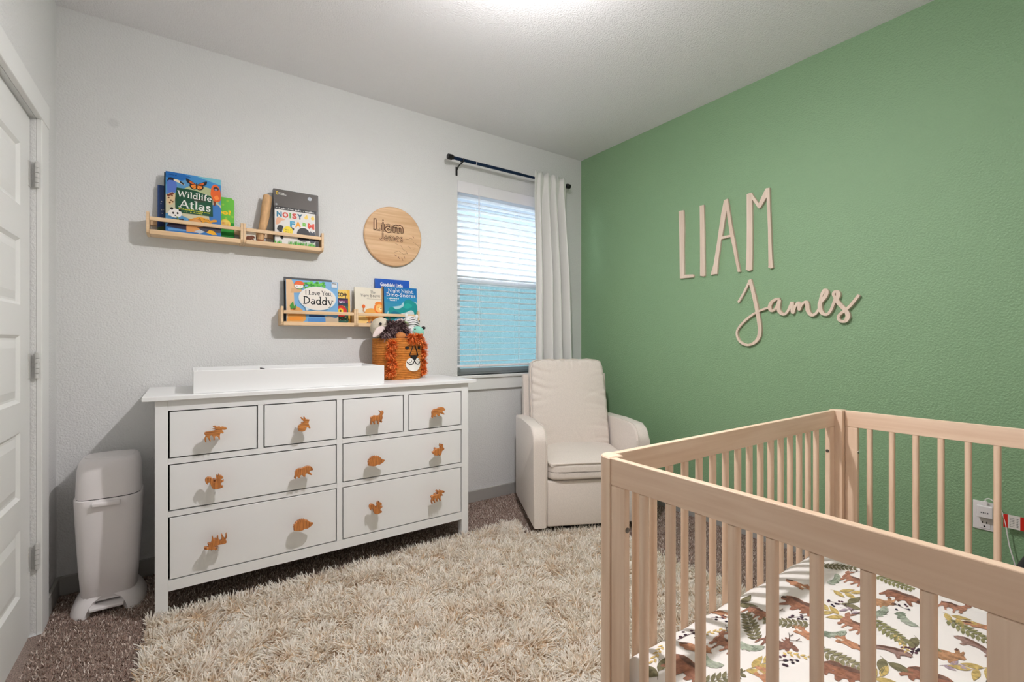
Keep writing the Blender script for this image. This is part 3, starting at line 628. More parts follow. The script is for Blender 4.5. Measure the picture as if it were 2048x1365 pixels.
p.P([(0, .78), (.35, .9), (1, .74), (1, 1), (0, 1)], C(62, 140, 200)); p.P([(0, .9), (.28, .88), (.45, .96), (.3, 1), (0, 1)], C(28, 104, 178)); p.P([(.1, .62), (.5, .86), (.95, .8), (.95, .55), (.4, .5)], C(182, 190, 142))
p.P([(.55, .99), (1, .9), (1, 1), (.6, 1)], C(118, 190, 206))
p.P([(0, .3), (.25, .3), (.5, .22), (.98, .2), (1, .55), (.8, .62), (0, .62)], C(206, 200, 168)); p.oval(.90, .36, .13, .20, C(58, 118, 186))
p.rect(0, 0, 1, .085, C(52, 118, 186)); p.P([(0, .08), (.10, .22), (.3, .24), (.42, .1), (.4, .05), (.2, .07)], C(48, 40, 60)); p.P([(.36, .03), (.36, .2), (.50, .28), (.60, .26), (.68, .16), (.55, .03)], C(226, 160, 96)); p.P([(.55, .12), (.8, .17), (1, .14), (1, .07), (.7, .05)], C(76, 72, 84))
p.P([(.72, .05), (.78, .10), (.86, .09), (.92, .03), (.84, .02)], C(240, 176, 34)); p.P([(.5, .05), (.6, .09), (.7, .06), (.6, .02)], C(196, 200, 206)); p.P([(.05, .02), (.35, .035), (.35, .06), (.04, .06)], C(104, 160, 214))
# toucan-like bird, butterfly, orange monkey
p.P([(.03, .64), (.02, .82), (.06, .88), (.14, .87), (.19, .80), (.18, .72), (.13, .64)], C(88, 118, 196), 4); p.P([(.02, .82), (.05, .90), (.14, .90), (.16, .86), (.06, .86)], C(26, 26, 40), 3); p.P([(.13, .885), (.20, .885), (.30, .845), (.33, .80), (.24, .83), (.15, .855)], C(242, 226, 196), 3); p.P([(.24, .873), (.30, .845), (.33, .80), (.25, .835)], C(30, 26, 28))
bx, by = .545, .845
for s in (-1, 1):
    p.P([(bx, by), (bx + s * .10, by + .055), (bx + s * .19, by + .085), (bx + s * .17, by + .02), (bx + s * .10, by - .005)], C(30, 24, 26), 4); p.P([(bx + s * .012, by), (bx + s * .09, by + .042), (bx + s * .135, by + .05), (bx + s * .11, by + .01)], C(226, 104, 36), 4)
    p.P([(bx, by), (bx + s * .12, by - .005), (bx + s * .115, by - .06), (bx + s * .05, by - .085), (bx + s * .01, by - .07)], C(34, 26, 24), 4); p.P([(bx + s * .012, by - .01), (bx + s * .098, by - .014), (bx + s * .095, by - .05), (bx + s * .05, by - .072), (bx + s * .015, by - .06)], C(240, 140, 44), 4)
    p.stroke([((bx) * p.w, by * p.h), ((bx + s * .10) * p.w, (by + .032) * p.h)], .0014, C(30, 24, 26)); p.stroke([(bx * p.w, (by - .01) * p.h), ((bx + s * .07) * p.w, (by - .06) * p.h)], .0014, C(30, 24, 26))
p.P([(bx - .008, by + .03), (bx + .008, by + .03), (bx + .008, by - .08), (bx - .008, by - .08)], black)
p.P([(.80, .72), (.82, .84), (.88, .90), (.95, .87), (.99, .78), (.99, .64), (.93, .60), (.86, .61)], C(226, 98, 34), 4); p.oval(.905, .825, .052, .035, C(60, 44, 48)); p.oval(.905, .812, .03, .018, C(150, 132, 150)); p.P([(.85, .61), (.86, .53), (.89, .53), (.9, .6)], C(120, 56, 30)); p.P([(.86, .68), (.93, .72), (.97, .66), (.9, .62)], C(250, 140, 60))
# giraffe, panda, cat
p.P([(.01, .50), (.04, .62), (.13, .66), (.16, .58), (.13, .48), (.06, .44)], C(226, 196, 152), 3)
for q in ((.05, .56), (.09, .52), (.11, .60), (.07, .48), (.04, .61), (.12, .5)): p.oval(q[0], q[1], .018, .014, C(104, 62, 34), 6)
p.P([(.01, .60), (.12, .66), (.15, .63), (.04, .58)], C(120, 60, 40))
p.P([(.17, .335), (.845, .335), (.835, .65), (.80, .685), (.50, .745), (.19, .75), (.165, .55)], C(22, 78, 52)); p.P([(.30, .50), (.62, .52), (.60, .42), (.4, .40)], C(36, 96, 62)); p.P([(.45, .60), (.7, .63), (.72, .57), (.55, .54)], C(54, 66, 48))
p.serif('Wildlife', .20, .605, .62, .185, white, R(-2.0), 1.15); p.serif('Atlas', .23, .425, .58, .245, white, R(-1.5), 1.2)
p.scribble(.225, .390, .56, .032, C(226, 222, 60), R(-1.5)); p.scribble(.33, .354, .34, .030, C(226, 222, 60), R(-1))
p.oval(.165, .315, .115, .075, C(240, 236, 230)); p.P([(.05, .26), (.04, .32), (.1, .34), (.12, .27)], C(240, 236, 230), 3)
for q in ((.105, .385, .026, .022), (.245, .37, .022, .02), (.130, .315, .018, .018), (.205, .318, .018, .018), (.165, .278, .016, .010)): p.oval(q[0], q[1], q[2], q[3], black, 12)
p.P([(.18, .26), (.22, .20), (.235, .205), (.20, .265)], C(120, 160, 70))
p.P([(.40, .245), (.47, .25), (.58, .30), (.70, .29), (.80, .265), (.86, .285), (.92, .28), (.91, .25), (.83, .235), (.80, .19), (.77, .18), (.76, .22), (.69, .225), (.66, .18), (.63, .18), (.64, .23), (.55, .265), (.46, .235), (.40, .235)], C(226, 158, 48), 2)
for k in range(16): p.oval(random.uniform(.58, .82), random.uniform(.235, .285), .007, .005, C(96, 56, 26), 5)
p.scribble(.05, .945, .14, .028, C(12, 52, 120), R(-3)); put_print(r, p, 'atlas cover with animals around a dark green title panel')
r, p = book('board_book', 'bright green board book behind the right edge of the atlas', .040, .213, 1.960, B1, Y3 - .001, .014, C(96, 190, 40), round_=.012)
p.rect(0, 0, 1, .40, C(34, 152, 44)); p.rect(0, .0, 1, .16, C(18, 124, 36))
for u, v in ((.82, .92), (.70, .82), (.86, .68), (.78, .50), (.95, .55), (.66, .6)): p.oval(u, v, .035, .028, C(150, 206, 60), 12)
p.sans('oo!', .52, .60, .38, .15, C(250, 206, 26), R(-3), .05); p.oval(.76, .37, .14, .105, C(246, 206, 70)); p.oval(.76, .37, .115, .085, C(250, 222, 110)); 
for k in range(3): p.scribble(.665, .385 - k * .03, .19, .028, C(224, 96, 40))
put_print(r, p)
r, p = book('sound_book', 'thick black and white farm book with colourful lettering', .402, .640, 2.043, B1, Y1 + .0005, .032, C(66, 62, 58), spine=C(26, 22, 26))
p.rect(.02, .68, .98, .99, C(84, 78, 72)); p.rect(0, .60, .95, .685, C(24, 22, 22)); p.rect(.02, .0, .915, .625, C(226, 222, 216)); p.rect(.915, 0, 1, .62, C(92, 86, 80)); p.rect(.92, 0, 1, .10, black)
p.rect(.055, .895, .095, .955, C(232, 196, 40)); p.rect(.066, .908, .084, .942, C(60, 56, 52)); p.sans('NATIONAL', .105, .928, .13, .020, white, R(-2), .03); p.sans('GEOGRAPHIC', .105, .902, .17, .020, white, R(-2), .03)
p.oval(.80, .905, .048, .036, C(176, 180, 186)); p.oval(.055, .715, .024, .02, C(150, 150, 150))
p.scribble(.04, .642, .86, .034, white)
for ch, u, w, col in (('N', .06, .11, C(26, 118, 150)), ('O', .185, .125, C(206, 62, 34)), ('I', .335, .035, C(92, 160, 64)), ('S', .395, .105, C(206, 70, 58)), ('Y', .505, .125, C(28, 86, 112))): p.sans(ch, u, .492, w, .125, col, 0, .045)
for ch, u, w, col in (('F', .345, .105, C(44, 150, 186)), ('A', .455, .145, C(238, 162, 34)), ('R', .625, .105, C(120, 190, 70)), ('M', .745, .15, C(222, 72, 44))): p.sans(ch, u, .335, w, .135, col, 0, .045)
for u in (.71, .86): p.oval(u, .535, .042, .030, C(240, 206, 96)); p.oval(u + .01, .568, .022, .018, C(240, 206, 96))
p.P([(.04, .40), (.07, .47), (.16, .47), (.24, .445), (.16, .42), (.12, .37), (.05, .34)], C(226, 172, 138), 3)
p.P([(.06, .26), (.10, .33), (.2, .32), (.17, .22), (.2, .10), (.14, .09), (.12, .2)], black, 4); p.P([(.36, .33), (.44, .30), (.42, .26)], black); p.oval(.30, .245, .105, .085, C(240, 214, 34)); p.scribble(.235, .255, .13, .03, C(40, 40, 30)); p.scribble(.235, .215, .13, .03, C(40, 40, 30))
p.oval(.665, .215, .17, .150, C(236, 232, 228)); p.oval(.645, .205, .152, .132, black); p.P([(.50, .12), (.60, .08), (.78, .10), (.74, .15), (.6, .14)], C(44, 40, 42), 3)
p.P([(.80, .30), (.84, .26), (.90, .28), (.91, .10), (.80, .07), (.78, .18)], C(46, 54, 66), 3); p.oval(.86, .18, .035, .03, C(116, 124, 134))
def grass(u0, u1, n):
    for k in range(n):
        u = random.uniform(u0, u1); hh = random.uniform(.04, .085); p.P([(u - .008, 0), (u + .008, 0), (u + random.uniform(-.02, .02), hh)], random.choice((C(70, 168, 34), C(96, 196, 50), C(44, 128, 26))))
grass(.02, .16, 16); grass(.30, .66, 46); grass(.68, .91, 34); put_print(r, p, 'farm book cover with big coloured letters and grass')
stick = empty('wooden_stick', (.335, 2.93, B1)); tag(stick, 'barkless wooden stick leaning beside the black farm book', 'stick')
pth = [(.333, 2.918, B1 + .002), (.340, 2.922, B1 + .05), (.350, 2.928, B1 + .10), (.359, 2.936, B1 + .15), (.366, 2.944, B1 + .20), (.373, 2.951, B1 + .255), (.376, 2.954, B1 + .268)]
o = part_world(MB().tube(smooth_curve(pth, 4), [.0165 + .0075 * min(1, i / 14) - (.003 if i > 22 else 0) for i in range(25)], 14), 'shaft', 'stick_wood', stick, smooth=True, auto=50)
part_world(MB().cyl((.3325, 2.9175, B1 + .0008), (.334, 2.9185, B1 + .010), .0172, 14), 'dark_end', 'stick_end', stick)
card = empty('bear_card', (.287, 2.915, B1)); tag(card, 'small white card with a brown bear behind the rack rail', 'card')
part_world(MB().box(.262, .312, 2.9165, 2.9185, B1 + .0005, B1 + .062), 'card', 'paper', card)
part_world(MB().prism([(.286 + a * .00052, B1 + .0155 + b * .00055) for a, b in OUT['bear']], lambda u, v, d: (u, d, v), 2.9115, 2.9164, .001), 'bear', 'bear_brown', card)

# --- lower rack
r, p = book('picture_book', 'thin black book behind the speech-bubble book', .458, .722, 1.552, B2, Y2 + .0005, .012, C(30, 28, 28), spine=C(22, 20, 20)); p.rect(.06, .9, .9, .96, C(52, 62, 50)); put_print(r, p)
r, p = book('picture_book', 'wide light blue picture book with a white speech bubble title', .465, .750, 1.537, B2, Y1, .0130, C(112, 168, 212))
p.P([(0, 0), (.16, 0), (.14, .7), (.18, .82), (.1, 1), (0, 1)], C(228, 190, 146)); p.P([(.08, .68), (.28, .70), (.34, .76), (.1, .8)], C(214, 170, 124)); p.P([(0, .04), (.12, .36), (.28, .30), (.36, .12), (.30, .0), (0, 0)], C(222, 160, 84), 4); p.P([(.04, .1), (.26, .13), (.30, .05), (.06, .03)], C(236, 150, 50), 3)
p.P([(.66, 0), (.78, .16), (.95, .10), (1, .18), (1, 0)], C(196, 176, 150), 3); p.rect(.40, 0, .74, .10, C(86, 142, 204)); p.rect(.42, .125, .72, .16, C(30, 66, 130))
for k in range(60): p.oval(random.uniform(.24, .72), random.uniform(.80, .97) - .0, .035, .03, random.choice((C(62, 164, 52), C(96, 196, 66), C(44, 138, 44), C(120, 206, 80))), 6)
p.oval(.235, .85, .085, .06, C(242, 236, 226)); p.P([(.14, .86), (.18, .96), (.27, .97), (.34, .92), (.3, .87), (.2, .88)], C(226, 96, 36), 3)
for u, v in ((.2, .845), (.26, .84)): p.oval(u, v, .008, .008, black, 8)
p.P([(.06, .38), (.12, .48), (.14, .36), (.18, .42), (.17, .30), (.08, .3)], C(66, 146, 52)); p.oval(.14, .30, .025, .016, C(120, 50, 36)); p.P([(.345, .37), (.365, .265), (.46, .315)], C(214, 226, 232)); p.oval(.59, .57, .368, .292, C(196, 222, 238), 40); p.oval(.59, .57, .356, .282, C(232, 224, 214), 40)
p.serif('I Love You,', .345, .655, .54, .135, black, R(-.5), 1.05); p.serif('Daddy', .30, .43, .59, .225, black, R(-1.5), 1.05)
p.rect(.87, .86, .98, .98, C(226, 230, 234)); p.rect(.88, .95, .97, .965, black); put_print(r, p, 'blue cover with a white speech bubble and black lettering')
r, p = book('board_book', 'yellow board book behind the purple and green one', .660, .832, 1.498, B2, Y3, .014, C(244, 204, 92), round_=.006)
p.rect(.90, 0, 1, 1, C(236, 186, 70)); p.sans('z to', .36, .80, .42, .17, C(60, 44, 24), 0, .02); p.P([(.5, .66), (.72, .72), (.8, .76), (.7, .66), (.5, .60)], C(62, 158, 150)); p.stroke([(.145, .13), (.147, .16), (.143, .19)], .004, C(70, 50, 30)); p.oval(.84, .86, .05, .045, C(92, 64, 30)); put_print(r, p)
r, p = book('board_book', 'small purple and green board book with a red ringed eye', .7235, .815, 1.444, B2, Y2 + .0005, .012, C(18, 88, 72), round_=.006)
p.rect(0, .80, 1, 1, C(104, 28, 84)); p.rect(.0, .93, 1, 1, C(44, 20, 56)); p.P([(0, .70), (.5, .72), (1, .66), (1, .82), (0, .82)], C(22, 56, 76)); p.sans('ight', .42, .83, .36, .12, C(236, 214, 226), 0, .03); p.sans('oks', .46, .66, .36, .10, C(214, 216, 70), R(-6), .03)
p.oval(.55, .47, .36, .235, C(196, 36, 30)); p.oval(.52, .48, .23, .15, C(226, 60, 34)); p.oval(.50, .48, .17, .112, C(246, 214, 40)); p.oval(.50, .48, .06, .04, black)
for k in range(14): p.oval(random.uniform(.2, .95), random.uniform(.05, .25), .03, .02, random.choice((C(226, 210, 120), C(160, 60, 50), C(120, 190, 110))), 5)
put_print(r, p)
r, p = book('picture_book', 'cream picture book with an orange lion on the cover', .856, 1.076, 1.520, B2, Y2, .012, C(230, 222, 204), spine=C(190, 186, 170))
p.rect(0, 0, 1, .22, C(240, 206, 130)); p.P([(.3, 0), (.42, .07), (.66, .07), (.8, 0)], C(112, 108, 116), 3); p.serif('The', .44, .845, .155, .115, C(70, 64, 60), 0, .8); p.serif('Very Brave Li', .17, .735, .69, .125, C(64, 58, 54), R(1), .85); p.rect(.34, .685, .8, .692, C(150, 140, 128))
p.P([(.30, .16), (.28, .30), (.34, .40), (.52, .42), (.66, .34), (.68, .20), (.6, .12), (.4, .13)], C(232, 166, 78), 4); p.oval(.70, .43, .16, .165, C(232, 122, 44)); p.oval(.68, .56, .11, .06, C(238, 140, 54)); p.oval(.70, .43, .112, .115, C(244, 190, 110)); p.oval(.735, .415, .05, .04, C(250, 222, 170)); p.oval(.745, .43, .018, .013, black); p.oval(.67, .46, .009, .010, black)
p.stroke([(.30 * p.w, .28 * p.h), (.23 * p.w, .34 * p.h), (.24 * p.w, .44 * p.h)], .005, C(190, 120, 60)); p.oval(.245, .47, .048, .052, C(226, 104, 36))
for u in (.36, .46, .58): p.P([(u, .02), (u + .07, .02), (u + .07, .2), (u, .2)], C(226, 150, 66))
put_print(r, p, 'cream cover with an orange lion')
r, p = book('board_book', 'deep blue board book standing tallest behind the teal one', .994, 1.224, 1.586, B2, Y3 + .0005, .013, C(24, 92, 186), round_=.008)
p.rect(0, .60, 1, 1, C(22, 84, 178)); p.sans('Goodnight Little', .14, .845, .66, .10, white, R(-1.5), .035); p.oval(.6, .74, .01, .008, white, 8); put_print(r, p)
r, p = book('board_book', 'teal and blue board book with sleeping dinosaur shapes', 1.026, 1.259, 1.532, B2, Y1, .019, C(38, 140, 176), spine=C(234, 190, 120), round_=.008)
p.rect(0, 0, .04, 1, C(52, 40, 36)); p.rect(.04, .72, 1, 1, C(18, 112, 178)); p.rect(.04, .58, 1, .73, C(34, 138, 184)); p.P([(.04, .1), (.2, .42), (.5, .5), (.6, .6), (1, .6), (1, .3), (.04, .05)], C(170, 206, 214), 3)
p.P([(.04, 0), (.04, .14), (.14, .24), (.16, .40), (.26, .46), (.36, .40), (.48, .42), (.60, .50), (.60, .60), (.72, .68), (.86, .64), (1, .50), (1, 0)], C(20, 140, 140), 4); p.P([(.2, .30), (.34, .34), (.48, .28), (.34, .2)], C(14, 110, 136), 3); p.P([(.56, .46), (.7, .42), (.85, .5), (.7, .58)], C(30, 160, 150), 3); p.P([(.50, .28), (.66, .32), (.82, .38), (.90, .30), (.84, .14), (.72, .14), (.62, .22)], C(196, 212, 214), 4); p.oval(.50, .10, .18, .09, C(112, 190, 226))
p.serif('Night Night,', .15, .865, .76, .135, white, R(-1), .95); p.serif('Dino-Snores', .10, .745, .86, .135, white, R(-.5), 1.15); p.scribble(.12, .67, .36, .04, white); p.scribble(.20, .62, .2, .04, white); put_print(r, p, 'teal cover with pale dinosaur shapes and white title')

# ================================================================== ROUND SIGN AND WALL LETTERS
sg = empty('round_sign', (1.1195, YB - .010, 1.872)); tag(sg, 'round wooden plaque with carved name and animal outlines', 'sign')
def ring(rad, y): return [(1.1195 + rad * math.cos(a), y, 1.872 + rad * math.sin(a)) for a in [2 * PI * k / 72 for k in range(72)]]
part_world(MB().loft([ring(.190, YB - .0006), (ring(.1955, YB - .004)), ring(.1955, YB - .014), ring(.190, YB - .0195)]), 'disc', 'sign_wood', sg, smooth=True, auto=30)
p = Print(.39, .39, False); dk, lt = C(92, 52, 30), C(222, 184, 142)
for fat, col in ((2.1, dk), (.8, lt)):
    p.serif('Liam', .14, .570, .54, .26, col, 0, fat); p.serif('James', .262, .430, .40, .155, col, 0, fat * .9)
def fine(pts, w=.0014): p.stroke([((a - 225) / 915 * .39, (1 - (b - 205) / 945) * .39) for a, b in pts], w, dk)
fine([(700, 780), (760, 805), (790, 800), (830, 868), (880, 890), (912, 950)]); fine([(690, 965), (730, 985)], .003); fine([(750, 990), (775, 1025)], .003); fine([(805, 1000), (830, 1050)], .0025); fine([(845, 970), (860, 1010)], .0025); fine([(1000, 730), (1060, 765), (1115, 805)]); fine([(935, 680), (965, 665), (985, 690)]); fine([(990, 630), (1010, 660)], .003); fine([(895, 820), (930, 800), (950, 840)]); fine([(1005, 845), (1030, 830)]); fine([(690, 925), (760, 900), (830, 940), (900, 925)]); fine([(870, 690), (930, 690)])
p.build('engraving', lambda u, v, d: (1.1195 - .195 + u, YB - .0195 - d, 1.872 - .195 + v), 'print', sg).matrix_parent_inverse = Matrix.Translation(sg.location).inverted()

LX0, LX1 = XR - .016, XR - .0006
wallfn = lambda u, v, d: (d, u, v)
def letter(name, label, polys):
    m = MB()
    for k_, q in enumerate(polys): m.prism(q, wallfn, LX0 - .0007 * k_, LX1, .001)
    tag(m.build(name, 'letter_wood'), label, 'letter', 'tall wooden letters on the green wall')
letter('wall_letter', 'tall pale wooden capital letter L on the green wall', [[(2.002,2.084),(1.962,2.081),(1.957,1.961),(1.960,1.817),(1.957,1.638),(1.889,1.633),(1.883,1.624),(1.887,1.613),(1.991,1.615),(1.993,1.695),(1.996,1.878),(1.999,1.988)]])
letter('wall_letter', 'tall pale wooden capital letter I on the green wall', [[(1.840,2.082),(1.809,2.081),(1.805,1.931),(1.803,1.757),(1.801,1.614),(1.811,1.609),(1.837,1.616),(1.837,1.762),(1.838,1.937)]])
letter('wall_letter', 'tall pale wooden capital letter A on the green wall', [[(1.669,2.077),(1.644,2.081),(1.650,2.016),(1.681,1.848),(1.689,1.824),(1.711,1.667),(1.715,1.613),(1.736,1.616),(1.758,1.612),(1.760,1.622),(1.740,1.680),(1.717,1.812),(1.689,1.992)], [(1.655,2.079),(1.644,2.081),(1.637,2.046),(1.616,1.910),(1.593,1.791),(1.576,1.682),(1.561,1.613),(1.569,1.609),(1.579,1.611),(1.593,1.676),(1.613,1.778),(1.627,1.838),(1.650,1.991)], [(1.685,1.850),(1.620,1.851),(1.617,1.836),(1.689,1.832)]])
letter('wall_letter', 'tall pale wooden capital letter M on the green wall', [[(1.523,2.078),(1.490,2.078),(1.489,2.042),(1.487,1.852),(1.487,1.709),(1.490,1.613),(1.507,1.608),(1.528,1.617),(1.523,1.747),(1.522,1.891)], [(1.513,2.079),(1.494,2.079),(1.436,1.982),(1.446,1.972),(1.455,1.979)], [(1.457,1.991),(1.409,2.081),(1.386,2.080),(1.389,2.048),(1.438,1.975),(1.448,1.974)], [(1.406,2.082),(1.385,2.079),(1.383,1.970),(1.375,1.784),(1.370,1.660),(1.367,1.622),(1.365,1.612),(1.379,1.606),(1.394,1.616),(1.392,1.625),(1.395,1.849),(1.403,2.021)]])
SK = [0]
def script(m, pts, w0, down=1.0):
    SK[0] += 1
    """brush stroke: wider when the pen moves down"""
    P = smooth_curve([(a, b, 0) for a, b in pts], 8); Lf, Rt = [], []
    ws = []
    for i in range(len(P)):
        d = (P[min(i + 1, len(P) - 1)] - P[max(i - 1, 0)]).normalized(); ws.append(w0 * (1 + down * max(0, -d.y) ** 1.5))
    ws = [sum(ws[max(0, i - 3):i + 4]) / len(ws[max(0, i - 3):i + 4]) for i in range(len(ws))]
    a, b = [], []
    for i, q in enumerate(P):
        d = (P[min(i + 1, len(P) - 1)] - P[max(i - 1, 0)]).normalized(); n = Vector((-d.y, d.x, 0)) * ws[i] / 2; a.append(q + n); b.append(q - n)
    for i in range(len(P)):   # one short wedge after another, front, back and edges
        if i == len(P) - 1: break
        c = [a[i], b[i], b[i + 1], a[i + 1]]
        xf = LX0 - .0006 * SK[0]; f = [m.bm.verts.new((xf - .0009 * (i + (0 if n_ < 2 else 1)) / len(P), q.x, q.y)) for n_, q in enumerate(c)]; k = [m.bm.verts.new((LX1, q.x, q.y)) for q in c]
        m.bm.faces.new(f); m.bm.faces.new(k[::-1]); m.bm.faces.new((f[0], k[0], k[3], f[3])); m.bm.faces.new((f[2], k[2], k[1], f[1]))
        if i in (0, len(P) - 2): m.bm.faces.new((f[0], f[1], k[1], k[0]) if i == 0 else (f[2], f[3], k[3], k[2]))
m = MB()
script(m, [(1.576,1.423),(1.536,1.487),(1.502,1.552)], .013, 0)
script(m, [(1.504,1.556),(1.483,1.479),(1.459,1.367),(1.446,1.288),(1.443,1.241),(1.454,1.198),(1.487,1.168),(1.528,1.162),(1.567,1.184),(1.584,1.225),(1.576,1.261),(1.536,1.306),(1.487,1.343),(1.440,1.366),(1.385,1.383)], .0125, .75)
script(m, [(1.329,1.426),(1.349,1.426),(1.373,1.412),(1.385,1.386),(1.377,1.362),(1.358,1.367),(1.340,1.394),(1.331,1.420),(1.337,1.383),(1.330,1.354),(1.308,1.337),(1.288,1.350),(1.274,1.379),(1.263,1.404)], .0135, .55)
script(m, [(1.263,1.404),(1.261,1.371),(1.257,1.344),(1.246,1.377),(1.232,1.397),(1.224,1.387),(1.224,1.360),(1.212,1.386),(1.193,1.400),(1.184,1.388),(1.180,1.352),(1.162,1.326),(1.142,1.333),(1.126,1.356)], .0135, .55)
script(m, [(1.126,1.356),(1.119,1.405),(1.109,1.443),(1.098,1.457),(1.089,1.445),(1.098,1.418),(1.119,1.392),(1.120,1.363),(1.110,1.335),(1.088,1.326),(1.070,1.346),(1.057,1.380),(1.048,1.410)], .0135, .55)
script(m, [(1.048,1.410),(1.057,1.430),(1.051,1.443),(1.038,1.441),(1.035,1.423),(1.042,1.400),(1.024,1.371),(1.001,1.342),(0.991,1.314),(1.001,1.290),(1.020,1.287),(1.034,1.301),(1.029,1.322),(1.006,1.342),(0.977,1.371),(0.943,1.418)], .0135, .55)
tag(m.build('script_name', 'letter_wood'), 'pale wooden cut-out name in joined script below the tall letters', 'letters')

# ================================================================== LION BASKET AND SOFT TOYS
BX, BY, BZ, BRX, BRY, BH = 1.085, 2.822, .9515, .148, .128, .250
bk = empty('storage_basket', (BX, BY, BZ)); tag(bk, 'orange coiled rope basket with a lion face and shaggy mane', 'basket')
m = MB(); NR = 24
for k in range(NR):
    z = BZ + .0055 + k * (BH - .011) / (NR - 1); f = .965 + .035 * math.sin(PI * min(1, k / 9) / 2)
    m.tube([(BX + BRX * f * math.cos(a), BY + BRY * f * math.sin(a), z) for a in [2 * PI * j / 48 for j in range(48)]], .0062, 6, closed=True)
part_world(m, 'coiled_wall', 'basket_rope', bk, smooth=True)
part_world(MB().loft([[(BX + BRX * .96 * math.cos(a), BY + BRY * .96 * math.sin(a), z) for a in [2 * PI * j / 32 for j in range(32)]] for z in (BZ + .0005, BZ + .008)]), 'basket_floor', 'basket_rope', bk)
FA = R(-68)     # the face looks out of this side
def on_basket(s, z, d=.0):
    """s metres along the wall from the face centre, z above the dresser"""
    a = FA + s / .145; return Vector((BX + (BRX + d) * math.cos(a), BY + (BRY + d) * math.sin(a), BZ + z))
def patch(name, pts, d0, d1, mt):
    m = MB(); t = bmesh.new(); lo = [t.verts.new((s, z, 0)) for s, z in pts]; f = t.faces.new(lo); ex = bmesh.ops.extrude_face_region(t, geom=[f])
    top = [v for v in ex['geom'] if isinstance(v, bmesh.types.BMVert)]
    for v in top: v.co.z = 1
    bmesh.ops.triangulate(t, faces=t.faces[:])
    for _ in range(2):
        es = [e for e in t.edges if e.calc_length() > .02 and abs(e.verts[0].co.z - e.verts[1].co.z) < .5]
        if es: bmesh.ops.subdivide_edges(t, edges=es, cuts=1)
    for v in t.verts: v.co = on_basket(v.co.x, v.co.y, d0 if v.co.z < .5 else d1)
    m.merge(t); return part_world(m, name, mt, bk)
muz = arc(0, .094, .055, .046, -180, 0, 18) + [(.053, .105), (.044, .122), (.025, .130), (.008, .124), (0, .116), (-.008, .124), (-.025, .130), (-.044, .122), (-.053, .105)]
patch('muzzle', muz, .004, .0105, 'muzzle_felt')
patch('nose', [(-.031, .146), (.031, .146), (.012, .126), (0, .112), (-.012, .126)], .006, .0145, 'black_yarn')
for s in (-1, 1):
    patch('eye', arc(s * .047, .193, .0115, .0095, 0, 360, 14)[:14], .004, .0095, 'black_yarn')
    part_world(MB().tube([on_basket(s * (.006 + .026 * t), .210 - .064 * t, .0085) for t in [k / 6 for k in range(7)]], .0028, 6), 'nose_stitch', 'black_yarn', bk)
    part_world(MB().tube(smooth_curve([on_basket(a, b, .0125) for a, b in ((0, .116), (s * .010, .098), (s * .026, .091), (s * .042, .098), (s * .050, .108))], 4), .0026, 6), 'mouth_stitch', 'black_yarn', bk)
    for a, b in ((.020, .112), (.034, .118), (.030, .104)): part_world(MB().ball(on_basket(s * a, b, .011), .0030, 1), 'whisker_dot', 'black_yarn', bk)
def pompom(center, r, n, cols, seed, length=1.0, width=.0042):
    """ball of curling yarn ends"""
    rs = np.random.RandomState(seed); d = rs.normal(0, 1, (n, 3)); d /= np.linalg.norm(d, axis=1)[:, None]
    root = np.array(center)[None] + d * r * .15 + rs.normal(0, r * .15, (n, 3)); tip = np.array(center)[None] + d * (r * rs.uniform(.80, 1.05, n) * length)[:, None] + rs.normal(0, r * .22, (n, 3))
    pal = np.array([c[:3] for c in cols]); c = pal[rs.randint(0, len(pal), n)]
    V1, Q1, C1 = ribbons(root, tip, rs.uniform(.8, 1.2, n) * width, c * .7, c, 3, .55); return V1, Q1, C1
def pom_obj(name, parent, center, r, n, cols, seed, width=.0042):
    V1, Q1, C1 = pompom(center, r, n, cols, seed, width=width); o = raw_mesh(name, V1, Q1, C1, 'yarn', parent); o.matrix_parent_inverse = Matrix.Translation(parent.location).inverted(); return o
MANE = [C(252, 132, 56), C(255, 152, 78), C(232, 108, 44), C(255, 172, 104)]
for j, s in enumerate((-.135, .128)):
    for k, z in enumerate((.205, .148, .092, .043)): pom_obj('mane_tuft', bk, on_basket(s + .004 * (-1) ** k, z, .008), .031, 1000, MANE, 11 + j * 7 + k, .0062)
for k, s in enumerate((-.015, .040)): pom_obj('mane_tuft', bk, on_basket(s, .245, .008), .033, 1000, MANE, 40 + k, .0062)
# soft toys peeping over the rim
T0 = BZ + BH
def toy(name, label): t = empty(name, (BX, BY, BZ + .02)); tag(t, label, 'toy', 'soft toys in the lion basket'); return t
kn = lambda s: (lambda c: .035 * noise.noise(c * s))
t = toy('plush_toy', 'beige plush toy with black bead eyes and pale pink floppy ears')
part_world(MB().ball((.972, 2.800, 1.265), .068, 3, (.92, .95, .95)), 'head', 'beige_crochet', t, smooth=True)
part_world(MB().ball((1.01, 2.83, 1.11), .085, 3, (.8, .75, 1.0)), 'body', 'beige_crochet', t, smooth=True)
for q in ((.948, 2.737, 1.288), (.994, 2.740, 1.302)): part_world(MB().ball(q, .0085, 2), 'eye', 'black_yarn', t, smooth=True)
def ear(pts, th):
    m = MB(); t_ = bmesh.new(); f = t_.faces.new([t_.verts.new(p) for p in pts]); ex = bmesh.ops.extrude_face_region(t_, geom=[f]); bmesh.ops.translate(t_, verts=[v for v in ex['geom'] if isinstance(v, bmesh.types.BMVert)], vec=(0, th, 0)); m.merge(t_); return m
e0 = [(.980, 2.728, 1.270), (.955, 2.722, 1.278), (.925, 2.718, 1.270), (.905, 2.714, 1.245), (.888, 2.710, 1.212), (.893, 2.708, 1.203), (.915, 2.710, 1.207), (.945, 2.714, 1.228), (.972, 2.722, 1.252)]
